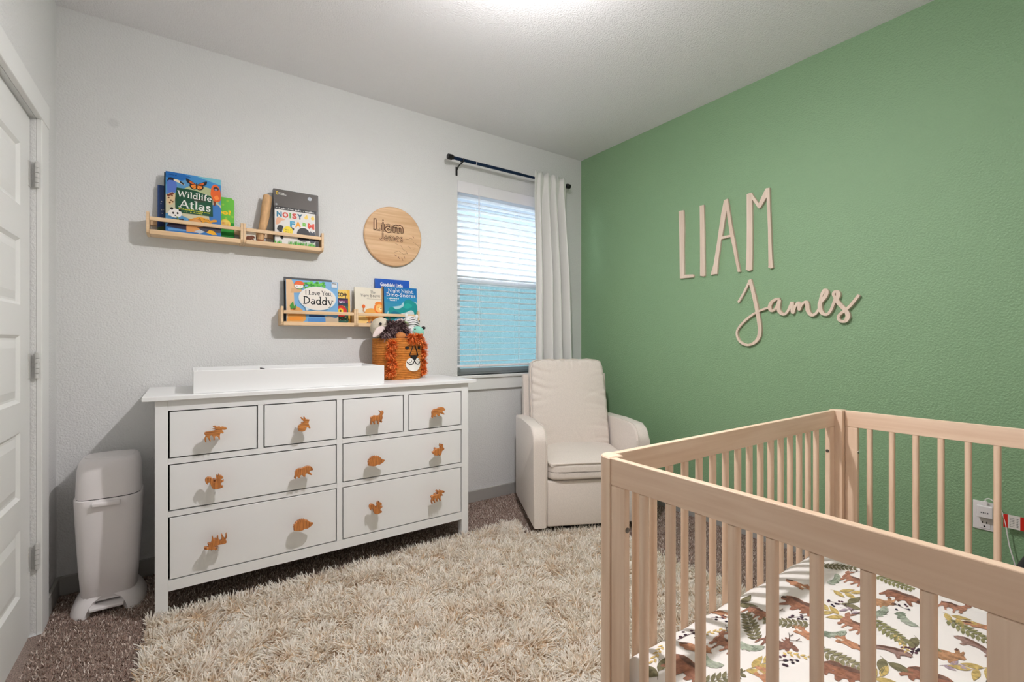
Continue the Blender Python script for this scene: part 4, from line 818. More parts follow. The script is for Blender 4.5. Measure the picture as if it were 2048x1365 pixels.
def subdiv(o, n=2): md = o.modifiers.new('s', 'SUBSURF'); md.levels = n; md.render_levels = n; o.data.shade_smooth(); return o
subdiv(part_world(ear(e0, .012), 'ear', 'pink_felt', t)); subdiv(part_world(ear([(1.030, 2.775, 1.290), (1.065, 2.770, 1.322), (1.105, 2.768, 1.330), (1.112, 2.768, 1.312), (1.085, 2.772, 1.292), (1.05, 2.775, 1.275)], .014), 'ear', 'pink_felt', t))
t = toy('plush_toy', 'dark brown curly plush toy with a tan muzzle')
BR = [C(116, 88, 92), C(90, 66, 72), C(146, 118, 118), C(176, 152, 148)]
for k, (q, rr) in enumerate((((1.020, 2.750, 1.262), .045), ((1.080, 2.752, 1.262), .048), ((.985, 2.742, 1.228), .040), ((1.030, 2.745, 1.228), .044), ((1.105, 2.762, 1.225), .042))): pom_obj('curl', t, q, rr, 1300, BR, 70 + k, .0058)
part_world(MB().ball((1.05, 2.79, 1.22), .07, 3, (1, .6, .8)), 'head', 'black_yarn', t, smooth=True)
part_world(MB().ball((1.062, 2.708, 1.216), .032, 3, (1.05, .6, .72)), 'muzzle', 'tan_felt', t, smooth=True)
t = toy('plush_toy', 'white crochet toy with fine dark stripes and small ears')
part_world(MB().ball((1.172, 2.822, 1.288), .058, 3, (.95, .95, 1.0), kn(9)), 'head', 'white_crochet', t, smooth=True)
for k in range(7):
    a0 = -.9 + k * .28; zz = 1.288 + .055 * math.sin(a0); rr = .0585 * math.cos(a0)
    part_world(MB().tube([(1.172 + rr * .96 * math.cos(b), 2.822 + rr * .96 * math.sin(b), zz + .006 * math.sin(3 * b)) for b in [R(-165 + 16 * j) for j in range(11)]], .0017, 5), 'stripe', 'black_yarn', t)
for q in ((1.205, 2.80, 1.338), (1.140, 2.81, 1.342)): part_world(MB().ball(q, .016, 2, (.7, .5, 1.1)), 'ear', 'white_crochet', t, smooth=True)
part_world(MB().ball((1.216, 2.785, 1.312), .0045, 2), 'eye', 'black_yarn', t)
t = toy('plush_toy', 'mint green and white crochet toy with black bead eyes')
part_world(MB().ball((1.192, 2.755, 1.240), .040, 3, (1, .9, .95), kn(12)), 'snout', 'mint_crochet', t, smooth=True)
part_world(MB().ball((1.150, 2.785, 1.243), .045, 3, (1.1, .9, .9), kn(9)), 'head', 'white_crochet', t, smooth=True)
part_world(MB().ball((1.166, 2.735, 1.258), .005, 2), 'eye', 'black_yarn', t); part_world(MB().ball((1.236, 2.765, 1.268), .012, 2, (1.2, .7, .9)), 'ear', 'black_yarn', t, smooth=True)
t = toy('plush_toy', 'small sage green crochet toy between the striped and dark ones')
part_world(MB().ball((1.120, 2.800, 1.283), .036, 3, (1.1, .9, .8), kn(14)), 'body', 'sage_crochet', t, smooth=True); part_world(MB().ball((1.100, 2.79, 1.306), .018, 2, (1, .8, .9), kn(14)), 'head', 'sage_crochet', t, smooth=True)

# ================================================================== BLIND, ROD, CURTAIN
bl = empty('window_blind', ((WX0 + WX1) / 2, YB + .04, WZ1)); tag(bl, 'white slatted blind hanging in the window', 'blind')
bx0, bx1, by = WX0 + .006, WX1 - .006, YB + .036
part_world(MB().box(WX0 + .001, WX1 - .001, YB - .006, YB + .004, WZ1 - .085, WZ1 - .002, .003, 2), 'valance', 'blind_white', bl)
part_world(MB().box(bx0, bx1, YB + .010, YB + .062, WZ1 - .045, WZ1 - .003), 'headrail', 'blind_white', bl)
sl = MB(); sn = 8; tilt_s = R(-4)
prof = [(-.025 + .05 * i / sn, .0028 * (1 - (2 * i / sn - 1) ** 2)) for i in range(sn + 1)]
ringp = [(a, b + .0014) for a, b in prof] + [(a, b - .0014) for a, b in reversed(prof)]
ringp = [(a * math.cos(tilt_s) - b * math.sin(tilt_s), a * math.sin(tilt_s) + b * math.cos(tilt_s)) for a, b in ringp]
sl.loft([[(x - (bx0 + bx1) / 2, a, b) for a, b in ringp] for x in (bx0, bx1)])
NS = 28; zs0, zs1 = WZ1 - .105, WZ0 + .100
slat0 = None
for k in range(NS):
    z = zs0 + (zs1 - zs0) * k / (NS - 1); lc = Vector(((bx0 + bx1) / 2, by, z)) - bl.location
    if slat0 is None: slat0 = sl.build('slat', 'blind_white', bl, smooth=True, auto=30); slat0.location = lc
    else: inst(slat0, 'slat', bl, lc)
part_world(MB().box(bx0, bx1, by - .025, by + .025, WZ0 + .058, WZ0 + .076, .004, 2), 'bottom_rail', 'blind_white', bl)
for xf in (.205, .60, .93):
    x_ = bx0 + (bx1 - bx0) * xf
    for yy in (by - .0265, by + .0265): part_world(MB().cyl((x_, yy, WZ0 + .068), (x_, yy, WZ1 - .06), .0009, 5), 'ladder_cord', 'blind_white', bl)
    part_world(MB().cyl((x_ + .012, by - .028, WZ0 + .068), (x_ + .012, by - .028, WZ1 - .06), .0008, 5), 'lift_cord', 'blind_white', bl)
    part_world(MB().cyl((x_ + .006, by - .0255, WZ0 + .067), (x_ + .006, by - .031, WZ0 + .067), .007, 14), 'cord_button', 'blind_white', bl)
xw = bx0 + (bx1 - bx0) * .185
part_world(MB().cyl((xw, YB - .014, 1.860), (xw, YB - .012, WZ1 - .03), .0042, 8), 'tilt_wand', 'clear_film' if False else 'blind_white', bl)

RODY, RODZ = 2.900, 2.458
rd = empty('curtain_rod', (1.55, RODY, RODZ)); tag(rd, 'dark navy metal curtain rod with black end caps', 'curtain rod')
part_world(MB().cyl((1.515, RODY, RODZ), (2.10, RODY, RODZ), .0115, 20), 'outer_tube', 'navy_metal', rd, smooth=True, auto=40); part_world(MB().cyl((2.10, RODY, RODZ), (2.556, RODY, RODZ), .0095, 20), 'inner_tube', 'navy_metal', rd, smooth=True, auto=40)
for xa, sg_ in ((1.515, -1), (2.556, 1)):
    part_world(MB().loft([[(xa + sg_ * dx, RODY + r_ * math.cos(a), RODZ + r_ * math.sin(a)) for a in [2 * PI * k / 24 for k in range(24)]] for dx, r_ in ((-.004, .015), (.004, .0155), (.008, .019), (.036, .019), (.040, .016))]), 'end_cap', 'black_metal', rd, smooth=True, auto=35)
for xb in (1.592, 2.535):
    m = MB(); m.box(xb - .008, xb + .008, YB - .004, YB - .0006, RODZ - .085, RODZ - .022, .001, 1)
    m.tube(smooth_curve([(xb, YB - .003, RODZ - .050), (xb, YB - .030, RODZ - .028), (xb, YB - .060, RODZ - .020), (xb, RODY, RODZ - .017)], 5), .005, 8)
    m.tube([(xb, RODY + .0165 * math.cos(a), RODZ + .0165 * math.sin(a)) for a in [R(-200 + 220 * k / 10) for k in range(11)]], .0045, 8); m.cyl((xb, RODY + .018, RODZ - .004), (xb, RODY + .030, RODZ - .004), .003, 8)
    part_world(m, 'bracket', 'black_metal', rd, smooth=True, auto=40)
m = MB(); m.tube([(1.700, RODY + .0125 * math.cos(a), RODZ + .0125 * math.sin(a)) for a in [2 * PI * k / 16 for k in range(16)]], .0022, 6, closed=True); part_world(m, 'plastic_ring', 'white_plastic', rd)
cu = empty('curtain', (2.38, RODY, RODZ)); tag(cu, 'light grey curtain panel gathered on the rod beside the window', 'curtain')
NU, NVv = 150, 46; m = MB(); rows = []
for j in range(NVv + 1):
    t = j / NVv; z = (RODZ + .040) - (RODZ + .040 - .03) * t; row = []
    x0c, x1c = 2.205 - .012 * t, 2.520 + .075 * min(1, t * 1.6); amp = (.012 + .036 * min(1, t * 3.0)) if t > .03 else .016
    for i in range(NU + 1):
        u = i / NU; ph = 2 * PI * (4.15 * u ** .92 + .04 * math.sin(3 * t)) + .9
        fold = math.cos(ph) + .42 * math.cos(2 * ph + 1.1 + t) + .16 * math.sin(2.63 * ph + 2 * t)
        if u < .22: fold = fold * (u / .22) ** 1.2 + .55 * (1 - u / .22)
        xx = x0c + (x1c - x0c) * u + .010 * math.sin(ph * 1.0) * min(1, 3 * t)
        ruffle = .010 * math.sin(11 * u * PI) if t < .03 else 0
        kf = min(1, max(0, (RODZ - .03 - z) / .10))
        yy = (RODY - .018 - .010 * (fold + 1.2)) * (1 - kf) + (RODY - .016 - amp * (fold + .15)) * kf
        row.append(m.bm.verts.new((xx, yy, z + ruffle)))
    rows.append(row)
for a, b in zip(rows, rows[1:]):
    for i in range(NU): m.bm.faces.new((a[i], a[i + 1], b[i + 1], b[i]))
o = part_world(m, 'cloth', 'curtain_cloth', cu, smooth=True); md = o.modifiers.new('s', 'SOLIDIFY'); md.thickness = .0025; md.offset = 0

# ================================================================== GLIDER CHAIR
CC = CH0 + CHW * .3715 + CHB * .35
ch = empty('glider_chair', (CC.x, CC.y, 0), math.atan2(CHW.y, CHW.x)); tag(ch, 'oat coloured upholstered swivel glider in the corner', 'armchair')
OX, OY = -.3715, -.35                        # front left corner of the body in chair space
def cbox(x0, x1, y0, y1, z0, z1, bev=.012, seg=3): return MB().box(x0 + OX, x1 + OX, y0 + OY, y1 + OY, z0, z1, bev, seg)
def pillow(w, d, h, e=7, puff=.0, n=26, wr=None, shear=0.0):
    """soft rounded box centred on the origin"""
    t = bmesh.new(); bmesh.ops.create_cube(t, size=2); bmesh.ops.subdivide_edges(t, edges=t.edges[:], cuts=n, use_grid_fill=True)
    for v in t.verts:
        a, b, c = v.co; k = (abs(a) ** e + abs(b) ** e + abs(c) ** e) ** (-1 / e); a, b, c = a * k, b * k, c * k
        f = 1 + puff * (1 - a * a) * (1 - c * c)
        q = Vector((a * w / 2, b * d / 2 * f, c * h / 2))
        if wr: q.y += wr(a, b, c)
        q.y += shear * c * h / 2; v.co = q
    m = MB(); m.merge(t); return m
def arm(x0, x1):
    pts = [(0, .055), (0, .56)] + [(.10 - .10 * math.cos(R(90 * k / 8)), .565 + .090 * math.sin(R(90 * k / 8))) for k in range(9)] + [(.40, .652), (.66, .640), (.66, .055)]
    m = MB(); t = bmesh.new(); a = [t.verts.new((x0 + OX, u + OY, v)) for u, v in pts]; b = [t.verts.new((x1 + OX, u + OY, v)) for u, v in pts]; n = len(pts)
    fa = t.faces.new(a); fb = t.faces.new(b[::-1])
    for i in range(n): t.faces.new((a[(i + 1) % n], a[i], b[i], b[(i + 1) % n]))
    bmesh.ops.bevel(t, geom=list(fa.edges) + list(fb.edges), offset=.016, segments=3, profile=.5, affect='EDGES'); m.merge(t); return m
for x0, x1 in ((0, .088), (.655, .743)):
    a = arm(x0, x1).build('arm', 'oat_fabric', ch, smooth=True, auto=50)
    xe = x0 + .012 if x0 > .3 else x1 - .012
    MB().tube([(xe + OX, u + OY, v) for u, v in [(-.0015, .07), (-.0015, .56)] + [(.10 - .1015 * math.cos(R(90 * k / 8)), .565 + .0915 * math.sin(R(90 * k / 8))) for k in range(9)] + [(.3, .6545)]], .0022, 6).build('arm_seam', 'oat_piping', a)
cbox(.0885, .6545, .014, .600, .055, .332, .01).build('seat_base', 'oat_fabric', ch, smooth=True, auto=50)
seat_wr = lambda a, b, c: .004 * noise.noise(Vector((a * 5, b * 4, c * 9)))
m = pillow(.560, .560, .118, 9, 0, 22)
for v in m.bm.verts:
    a, b = v.co.x / .28, v.co.y / .28
    if v.co.z > 0: v.co.z += .030 * (1 - a * a) * (1 - b * b) + .004 * noise.noise(Vector((a * 4, b * 4, 1))) + .012 * b
    v.co += Vector((.3715 + OX, .272 + OY, .393))
sc_ = m.build('seat_cushion', 'oat_fabric', ch, smooth=True)
MB().tube([(x + OX, y + OY, z) for x, y, z in ((.098, .20, .447), (.100, .02, .440), (.112, -.004, .438), (.37, -.007, .440), (.63, -.004, .438), (.643, .02, .440), (.645, .20, .447))], .004, 8).build('piping', 'oat_piping', sc_, smooth=True)
# back: slim frame behind, deep wrinkled cushion in front
t = MB(); t.prism([(.53, .055), (.70, .055), (.70, .60), (.715, .935), (.655, .940), (.60, .60)], lambda u, v, d: (d + OX, u + OY, v), .055, .688, .006); t.build('back_frame', 'oat_fabric', ch, smooth=True, auto=40)
crn = random.Random(21); CREASE = []
for sd in (-1, 1):
    for ci in (-.88, -.72, -.55, -.40, -.22, -.08, .10, .26, .42, .60, .78):
        CREASE.append((sd, ci + crn.uniform(-.05, .05), -sd, crn.uniform(.05, .45) * (1 if ci < .2 else -.4), crn.uniform(.35, .85), crn.uniform(.004, .0085), crn.uniform(.022, .045)))
for ai in (-.8, -.55, -.3, -.1, .12, .33, .58, .82): CREASE.append((ai, 1.0, crn.uniform(-.25, .25), -1, crn.uniform(.18, .36), crn.uniform(.004, .007), crn.uniform(.02, .035)))
for ai in (-.7, -.35, .3, .7): CREASE.append((ai, -.95, crn.uniform(-.5, .5), 1, crn.uniform(.3, .6), crn.uniform(.003, .006), .03))
def back_wr(a, b, c):
    """soft creases running in from the seams of the cushion front"""
    if b > -.1: return 0
    d = 0
    for a0, c0, da, dc, ln, dep, w in CREASE:
        n = math.hypot(da, dc); ux, uy = da / n, dc / n; x_, y_ = a - a0, c - c0; al = x_ * ux + y_ * uy; pe = -x_ * uy + y_ * ux + .05 * math.sin(al * 5 + a0 * 7)
        if -.08 < al < ln: d += dep * math.exp(-(pe / w) ** 2) * (1 - max(0, al) / ln) ** .8 - dep * .5 * math.exp(-((pe - 1.9 * w) / (1.3 * w)) ** 2) * (1 - max(0, al) / ln)
    return d
m = pillow(.552, .150, .640, 11, .30, 64, back_wr, .235)
for v in m.bm.verts:
    c = v.co.z / .32; v.co.x *= 1 - .035 * max(0, c) + .006 * noise.noise(Vector((0, c * 9, v.co.x * 2))); v.co.z += .006 * noise.noise(Vector((v.co.x * 22, 3, 1))) * max(0, c) ** 4
    v.co += Vector((.364 + OX, .545 + OY, .725))
bc = m.build('back_cushion', 'oat_fabric', ch, smooth=True)
e_ = 13
def rim(off):
    out = []
    for k in range(72):
        a, c = math.cos(2 * PI * k / 72), math.sin(2 * PI * k / 72); f = (abs(a) ** e_ + abs(c) ** e_) ** (-1 / e_); a, c = a * f, c * f
        out.append((a * .2785 * (1 - .035 * max(0, c)) + .364 + OX + .002 * math.sin(k * 2.1), off + .235 * c * .322 + .545 + OY, c * .3225 + .725 + .003 * math.sin(k * 1.7)))
    return out
MB().tube(rim(-.040), .0052, 7, closed=True).build('piping', 'oat_piping', bc, smooth=True)
MB().tube([(.27 * math.cos(a), .27 * math.sin(a), .019) for a in [2 * PI * k / 48 for k in range(48)]], .016, 8, closed=True).build('swivel_ring', 'black_metal', ch, smooth=True)
m = MB(); m.cyl((0, 0, .010), (0, 0, .054), .06, 24); m.box(-.26, .26, -.018, .018, .012, .026).box(-.018, .018, -.26, .26, .012, .026); m.build('swivel_hub', 'black_metal', ch)

# ================================================================== CRIB
cx0, cx1, cy0, cy1, CT = .847, 2.247, .055, .850, .900
cr = empty('baby_crib', ((cx0 + cx1) / 2, (cy0 + cy1) / 2, 0)); tag(cr, 'pale natural wood baby crib with round slats', 'crib')
PW = .048
def post(sx, sy):
    """square post with a generously rounded outer corner; sx, sy point outwards"""
    px = cx0 if sx < 0 else cx1; py = cy0 if sy < 0 else cy1; r = .034
    pts = [(px - sx * PW, py - sy * PW), (px - sx * PW, py)] + [(px - sx * r + sx * r * math.sin(R(90 * k / 8)), py - sy * r + sy * r * math.cos(R(90 * k / 8))) for k in range(9)] + [(px, py - sy * PW)]
    return part_world(MB().prism(pts, lambda u, v, d: (u, v, d), CT, .0005, .003), 'post', 'crib_wood_z', cr, smooth=True, auto=30)
for sx in (-1, 1):
    for sy in (-1, 1): post(sx, sy)
RT, RH = .019, .066
def bolt(p, axis):
    m = MB(); d = Vector(axis); q = Vector(p); m.cyl(q, q + d * .0015, .0065, 16); m.cyl(q + d * .0015, q + d * .002, .0035, 8); return m
slat_src = None
def crib_slat(x, y, z0, z1):
    global slat_src
    if slat_src is None:
        w, d, r = .0205, .0185, .007; hh = (z1 - z0)
        pts = [(sx * (w / 2 - r) + r * math.cos(R(a)), sy * (d / 2 - r) + r * math.sin(R(a))) for sx, sy, a0 in ((1, 1, 0), (-1, 1, 90), (-1, -1, 180), (1, -1, 270)) for a in (a0, a0 + 30, a0 + 60, a0 + 90)]
        slat_src = MB().prism(pts, lambda u, v, dd: (u, v, dd), 0, hh).build('slat', 'crib_wood_z', cr, smooth=True, auto=40); o = slat_src
    else: o = slat_src.copy(); COL.objects.link(o)
    o.parent = cr; o.location = (x - cr.location.x, y - cr.location.y, z0)
LZ0, LZ1 = .160, .215                       # lower rails
for end, xr in (('near', cx0 + .003), ('far', cx1 - .003 - RT)):
    for z0, z1 in ((CT - RH, CT - .0015), (LZ0, LZ1)): part_world(MB().box(xr, xr + RT, cy0 + PW + .0004, cy1 - PW - .0004, z0, z1, .002, 2), 'end_rail', 'crib_wood_y', cr)
    for ya, yb, sgn in ((cy1 - PW - .0445, cy1 - PW - .0006, -1), (cy0 + PW + .0006, cy0 + PW + .0445, 1)):
        st_ = part_world(MB().box(xr + .0003, xr + RT - .0003, ya, yb, LZ1 + .0004, CT - RH - .0006, .002, 1), 'stile', 'crib_wood_z', cr)
        for bz in (.735, .36):
            b_ = bolt((xr + RT / 2, ya if sgn < 0 else yb, bz), (0, sgn, 0)).build('bolt', 'steel', st_)
    for k in range(8): crib_slat(xr + RT / 2, (.7075 if end == 'near' else .7185) - .0715 * k, LZ1 + .0003, CT - RH - .0005)
for side, yr in (('window', cy1 - .003 - RT), ('room', cy0 + .003)):
    for z0, z1 in ((CT - RH, CT - .0015), (LZ0, LZ1)): part_world(MB().box(cx0 + PW + .0004, cx1 - PW - .0004, yr, yr + RT, z0, z1, .002, 2), 'side_rail', 'crib_wood_x', cr)
    for xa, xb, sgn in ((cx0 + PW + .0006, cx0 + PW + .0445, 1), (cx1 - PW - .0445, cx1 - PW - .0006, -1)):
        st_ = part_world(MB().box(xa, xb, yr + .0003, yr + RT - .0003, LZ1 + .0004, CT - RH - .0006, .002, 1), 'stile', 'crib_wood_z', cr)
        for bz in (.735, .36):
            b_ = bolt((xb if sgn > 0 else xa, yr + RT / 2, bz), (sgn, 0, 0)).build('bolt', 'steel', st_)
    for k in range(16): crib_slat(.984 + .0711 * k, yr + RT / 2, LZ1 + .0003, CT - RH - .0005)
part_world(MB().box(cx0 + .03, cx1 - .03, cy0 + .03, cy1 - .03, .236, .248), 'mattress_support', 'crib_wood_x', cr)
# mattress with printed fitted sheet
MX0, MX1, MY0, MY1, MZ0, MZ1 = .876, 2.218, .084, .821, .2485, .388
mt_ = empty('crib_mattress', ((MX0 + MX1) / 2, (MY0 + MY1) / 2, MZ0)); tag(mt_, 'crib mattress in a white sheet printed with woodland animals', 'mattress')
def top_z(x, y):
    r = .045; d = min(x - MX0, MX1 - x, y - MY0, MY1 - y); dx = min(x - MX0, MX1 - x); dy = min(y - MY0, MY1 - y)
    fx = max(0, r - dx) / r; fy = max(0, r - dy) / r; f = min(1, math.hypot(fx, fy)); z = MZ1 - r * (1 - math.sqrt(max(0, 1 - f * f)))
    return z + .0035 * noise.noise(Vector((x * 7, y * 7, 0))) * min(1, d / .05) + .004 * math.sin(x * 46 + 2 * math.sin(y * 9)) * math.exp(-max(d, 0) / .05) * min(1, d / .02)
m = MB(); NX, NY = 110, 64
gx = [MX0 + (MX1 - MX0) * (.5 - .5 * math.cos(PI * i / NX)) * .35 + (MX1 - MX0) * i / NX * .65 for i in range(NX + 1)]; gy = [MY0 + (MY1 - MY0) * (.5 - .5 * math.cos(PI * j / NY)) * .35 + (MY1 - MY0) * j / NY * .65 for j in range(NY + 1)]
vv = [[m.bm.verts.new((x, y, top_z(x, y))) for y in gy] for x in gx]
for i in range(NX):
    for j in range(NY): m.bm.faces.new((vv[i][j], vv[i + 1][j], vv[i + 1][j + 1], vv[i][j + 1]))
loop = [vv[i][0] for i in range(NX + 1)] + [vv[NX][j] for j in range(1, NY + 1)] + [vv[i][NY] for i in range(NX - 1, -1, -1)] + [vv[0][j] for j in range(NY - 1, 0, -1)]
low = [m.bm.verts.new((v.co.x, v.co.y, MZ0)) for v in loop]
for i in range(len(loop)): m.bm.faces.new((loop[i], loop[i - 1], low[i - 1], low[i]))
part_world(m, 'fitted_sheet', 'sheet_cloth', mt_, smooth=True, auto=60)
PR = [('bear',1.511,.670,-1),('bear',1.821,.504,1),('bear',.995,.700,-1),('bear',1.289,.470,1),('deer',1.833,.637,-1),('deer',1.380,.714,1),('deer',1.545,.537,-1),('deer',1.171,.695,-1),('moose',1.273,.609,1),('fox',1.640,.721,1),('fox',1.431,.509,-1),('fox',1.383,.592,-1),('fox',1.288,.785,1),('fox',1.084,.725,1),('hare',1.742,.531,1),('hare',1.588,.345,1),('otter',1.489,.433,1),('otter',1.692,.317,-1),('fox',1.818,.324,1),('deer',1.894,.397,1),('bear',1.433,.344,1),('fern',1.581,.465,1),('fern',1.758,.342,1),('fern',1.290,.691,-1),('fern',1.393,.643,-1),('fern',1.910,.550,1),('fern',1.881,.702,1),('fern',1.342,.501,1),('mustard',1.713,.624,1),('mustard',1.558,.584,-1),('mustard',1.141,.601,1),('mustard',1.585,.286,-1),('straw',1.270,.561,1),('mustard',1.815,.380,1),('straw',1.176,.741,1),('straw',.986,.768,1),('straw',1.548,.428,1),('sage',1.442,.551,1),('sage',1.203,.652,1),('sage',1.773,.671,1),('sage',1.071,.680,1),('sage',1.693,.458,1),('sage',1.666,.515,1),('dark',1.658,.582,1),('dark',1.421,.414,1),('dark',.943,.732,-1),('dark',1.588,.396,1),('dark',1.393,.766,1),('berry',1.621,.607,1),('berry',1.264,.763,1),('berry',1.112,.769,1),('berry',1.450,.640,1),('berry',1.223,.570,1),('berry',1.530,.399,1),('berry',1.751,.489,1),('lilac',1.316,.471,1),('lilac',1.547,.324,1),('lilac',1.612,.566,-1),('fox',1.125,.567,-1),('fern',1.024,.629,1),('mustard',1.322,.421,1)]
kinds = ['bear', 'fern', 'deer', 'mustard', 'fox', 'sage', 'hare', 'dark', 'otter', 'berry', 'fern', 'moose', 'straw', 'lilac']
rnd = random.Random(5)
for i in range(10):                               # the rest of the repeat, where the photograph shows little of it
    for j in range(9):
        x_, y_ = .95 + .135 * i + rnd.uniform(-.02, .02), .13 + .08 * j + rnd.uniform(-.02, .02)
        if all((x_ - q[1]) ** 2 + (y_ - q[2]) ** 2 > .0110 for q in PR): PR.append((kinds[(i * 5 + j * 3) % len(kinds)], x_, y_, rnd.choice((-1, 1))))
sp = Print(1, 1, False)
BRN, DBR, RUST, OLV, SAGE_, MUS, DKL = C(150, 106, 86), C(92, 70, 62), C(184, 134, 104), C(142, 136, 104), C(166, 172, 158), C(192, 168, 106), C(122, 116, 88)
def at_(x, y, k, fl, rot=0.0):
    """figure's right runs along -Y, its up along +X"""
    ca, sa = math.cos(rot), math.sin(rot)
    return lambda a, b: (x + ((a * fl) * sa + b * ca) * k * 1.5, y - ((a * fl) * ca - b * sa) * k * .95)
def leaf(f, a0, b0, ang, ln, wd, col):
    pts = []
    for i in range(7): t = i / 6; pts.append((t * ln, wd * math.sin(PI * t ** .8)))
    for i in range(5, 0, -1): t = i / 6; pts.append((t * ln, -wd * math.sin(PI * t ** .8)))
    ca, sa = math.cos(ang), math.sin(ang); sp.poly([f(a0 + u * ca - v * sa, b0 + u * sa + v * ca) for u, v in pts], col, False)
for kind, x_, y_, fl in PR:
    x_ = min(max(x_, MX0 + .05), MX1 - .05); y_ = min(max(y_, MY0 + .045), MY1 - .045); sp.layer = 1
    if kind in OUT:
        k = {'bear': .00115, 'deer': .00095, 'moose': .00100, 'fox': .00085, 'hare': .0009, 'otter': .00095}[kind]; f = at_(x_, y_, k, fl, rnd.uniform(-.2, .2)); col = {'fox': RUST, 'hare': C(178, 136, 102), 'otter': C(150, 122, 112), 'deer': C(168, 122, 100), 'moose': C(140, 102, 88)}.get(kind, BRN)
        pts = OUT[kind]; sp.poly([f(a, b) for a, b in pts], col, False); sp.layer = 2
        xs = [q[0] for q in pts]; mx_ = sum(xs) / len(xs); my_ = sum(q[1] for q in pts) / len(pts)
        sh = {'bear': [(-39, 5), (-32, 14), (-22, 19), (-7, 18), (6, 23), (18, 25), (26, 20), (8, 12), (-10, 10), (-28, 6)], 'fox': [(-50, -4), (-38, 3), (-26, 7), (-28, 0), (-40, -6)], 'otter': [(-40, -5), (-20, 7), (4, 15), (24, 17), (20, 10), (0, 6), (-20, 0)], 'hare': [(9, 23), (12, 34), (19, 29), (15, 22)], 'deer': [(-32, 2), (-14, 10), (6, 8), (4, 1), (-14, 2), (-30, -4)], 'moose': [(-40, 6), (-19, 10), (-5, 12), (4, 6), (-20, 2), (-36, 0)]}[kind]
        sp.poly([f(a, b) for a, b in sh], C(116, 88, 76), False)
        if kind == 'bear': sp.poly([f(a, b) for a, b in arc(36, 12, 6, 5, 0, 360, 10)[:10]], DBR, False); sp.poly([f(a, b) for a, b in ((-20, 2), (0, 8), (8, -2), (-8, -8))], C(156, 108, 84), False)
        if kind == 'fox': sp.poly([f(a, b) for a, b in ((10, 2), (30, 2), (26, -4), (14, -6))], C(236, 222, 206), False)
        if kind in ('deer', 'moose'):
            q0 = (22, 32) if kind == 'deer' else (2, 30)
            for s in (-1, 1): sp.stroke([f(q0[0], q0[1]), f(q0[0] + s * 10, q0[1] + 10), f(q0[0] + s * 10, q0[1] + 22)], .0018, DBR, False); sp.stroke([f(q0[0] + s * 10, q0[1] + 10), f(q0[0] + s * 20, q0[1] + 18)], .0016, DBR, False)
    else:
        f = at_(x_, y_, .001, fl, rnd.uniform(-1.2, 1.2))
        if kind == 'fern':
            col = rnd.choice((OLV, DKL, C(134, 132, 92))); sp.stroke([f(-55, -8), f(0, 0), f(58, 12)], .0016, col, False)
            for i in range(9):
                a = -46 + i * 11.5
                for s in (-1, 1): leaf(f, a, -6 + i * 1.6, R(s * 62 if s > 0 else -50), 26 - abs(i - 3) * 2.0, 4.6, col)
        elif kind in ('mustard', 'dark', 'lilac'):
            col, n, ln, wd = {'mustard': (MUS, 4, 44, 8), 'dark': (DKL, 2, 52, 11), 'lilac': (C(168, 150, 160), 3, 24, 5)}[kind]; sp.stroke([f(-30, -6), f(25, 4)], .0014, col, False)
            for i in range(n): leaf(f, -22 + i * 14, -5 + i * 2.4, R(38 if i % 2 else -32), ln, wd, col)
        elif kind == 'straw':
            for i in range(9): leaf(f, -30 + i * 7, i * 1.2 - 5, R(40 if i % 2 else -34), 13, 3.0, C(214, 186, 122))
        elif kind == 'sage':
            for i in range(7): leaf(f, -20 + i * 6, 0, R(-70 + i * 24), 28, 9, rnd.choice((SAGE_, C(166, 174, 156), C(132, 142, 124))))
        else:
            sp.stroke([f(-20, -16), f(0, 0), f(20, 16)], .0016, C(84, 58, 62), False)
            for i in range(9): sp.poly([f(a, b) for a, b in arc(rnd.uniform(-18, 22), rnd.uniform(-14, 20), 4.2, 3.4, 0, 360, 7)[:7]], rnd.choice((C(62, 44, 56), C(46, 38, 52), C(92, 62, 74))), False)
o = sp.build('sheet_print', lambda u, v, d: (u, v, top_z(min(max(u, MX0 + .001), MX1 - .001), min(max(v, MY0 + .001), MY1 - .001)) + d), 'fabric_print', mt_, step=.0005, base=.0008, sub=.012); o.matrix_parent_inverse = Matrix.Translation(mt_.location).inverted(); o['label'] = 'watercolour bears, deer, foxes, hares and leaves printed on the sheet'
bg = pillow(.24, .15, .205, 5, .25, 10)
for v in bg.bm.verts: v.co += Vector((1.925, .185, .4965)) + Vector((0, 0, .006 * noise.noise(v.co * 20)))
tag(bg.build('cloth_bag', 'black_cloth', smooth=True), 'black cloth bag standing on the crib mattress', 'bag')

# ================================================================== DIAPER PAIL
PX, PY = -.285, 2.800
pl = empty('diaper_pail', (PX, PY, 0)); tag(pl, 'tall white plastic diaper pail beside the dresser', 'bin')
def sq(w, d, z, e=4.0, n=48, dy=0.0):
    out = []
    for k in range(n):
        a, b = math.cos(2 * PI * k / n), math.sin(2 * PI * k / n); f = (abs(a) ** e + abs(b) ** e) ** (-1 / e); out.append((PX + a * f * w / 2, PY + dy + b * f * d / 2, z))
    return out
part_world(MB().loft([sq(.186, .190, .056), sq(.192, .198, .062), sq(.208, .222, .18), sq(.224, .244, .34), sq(.234, .256, .47), sq(.236, .258, .497), sq(.230, .252, .500)]), 'body', 'white_plastic', pl, smooth=True, auto=50)
lid = part_world(MB().loft([sq(.226, .248, .5035), sq(.226, .248, .52), sq(.218, .240, .62, dy=.002), sq(.208, .232, .650, 3.6, dy=.004), sq(.192, .214, .662, 3.4, dy=.006), sq(.15, .17, .665, 3.2, dy=.006)]), 'lid', 'white_plastic', pl, smooth=True, auto=50)
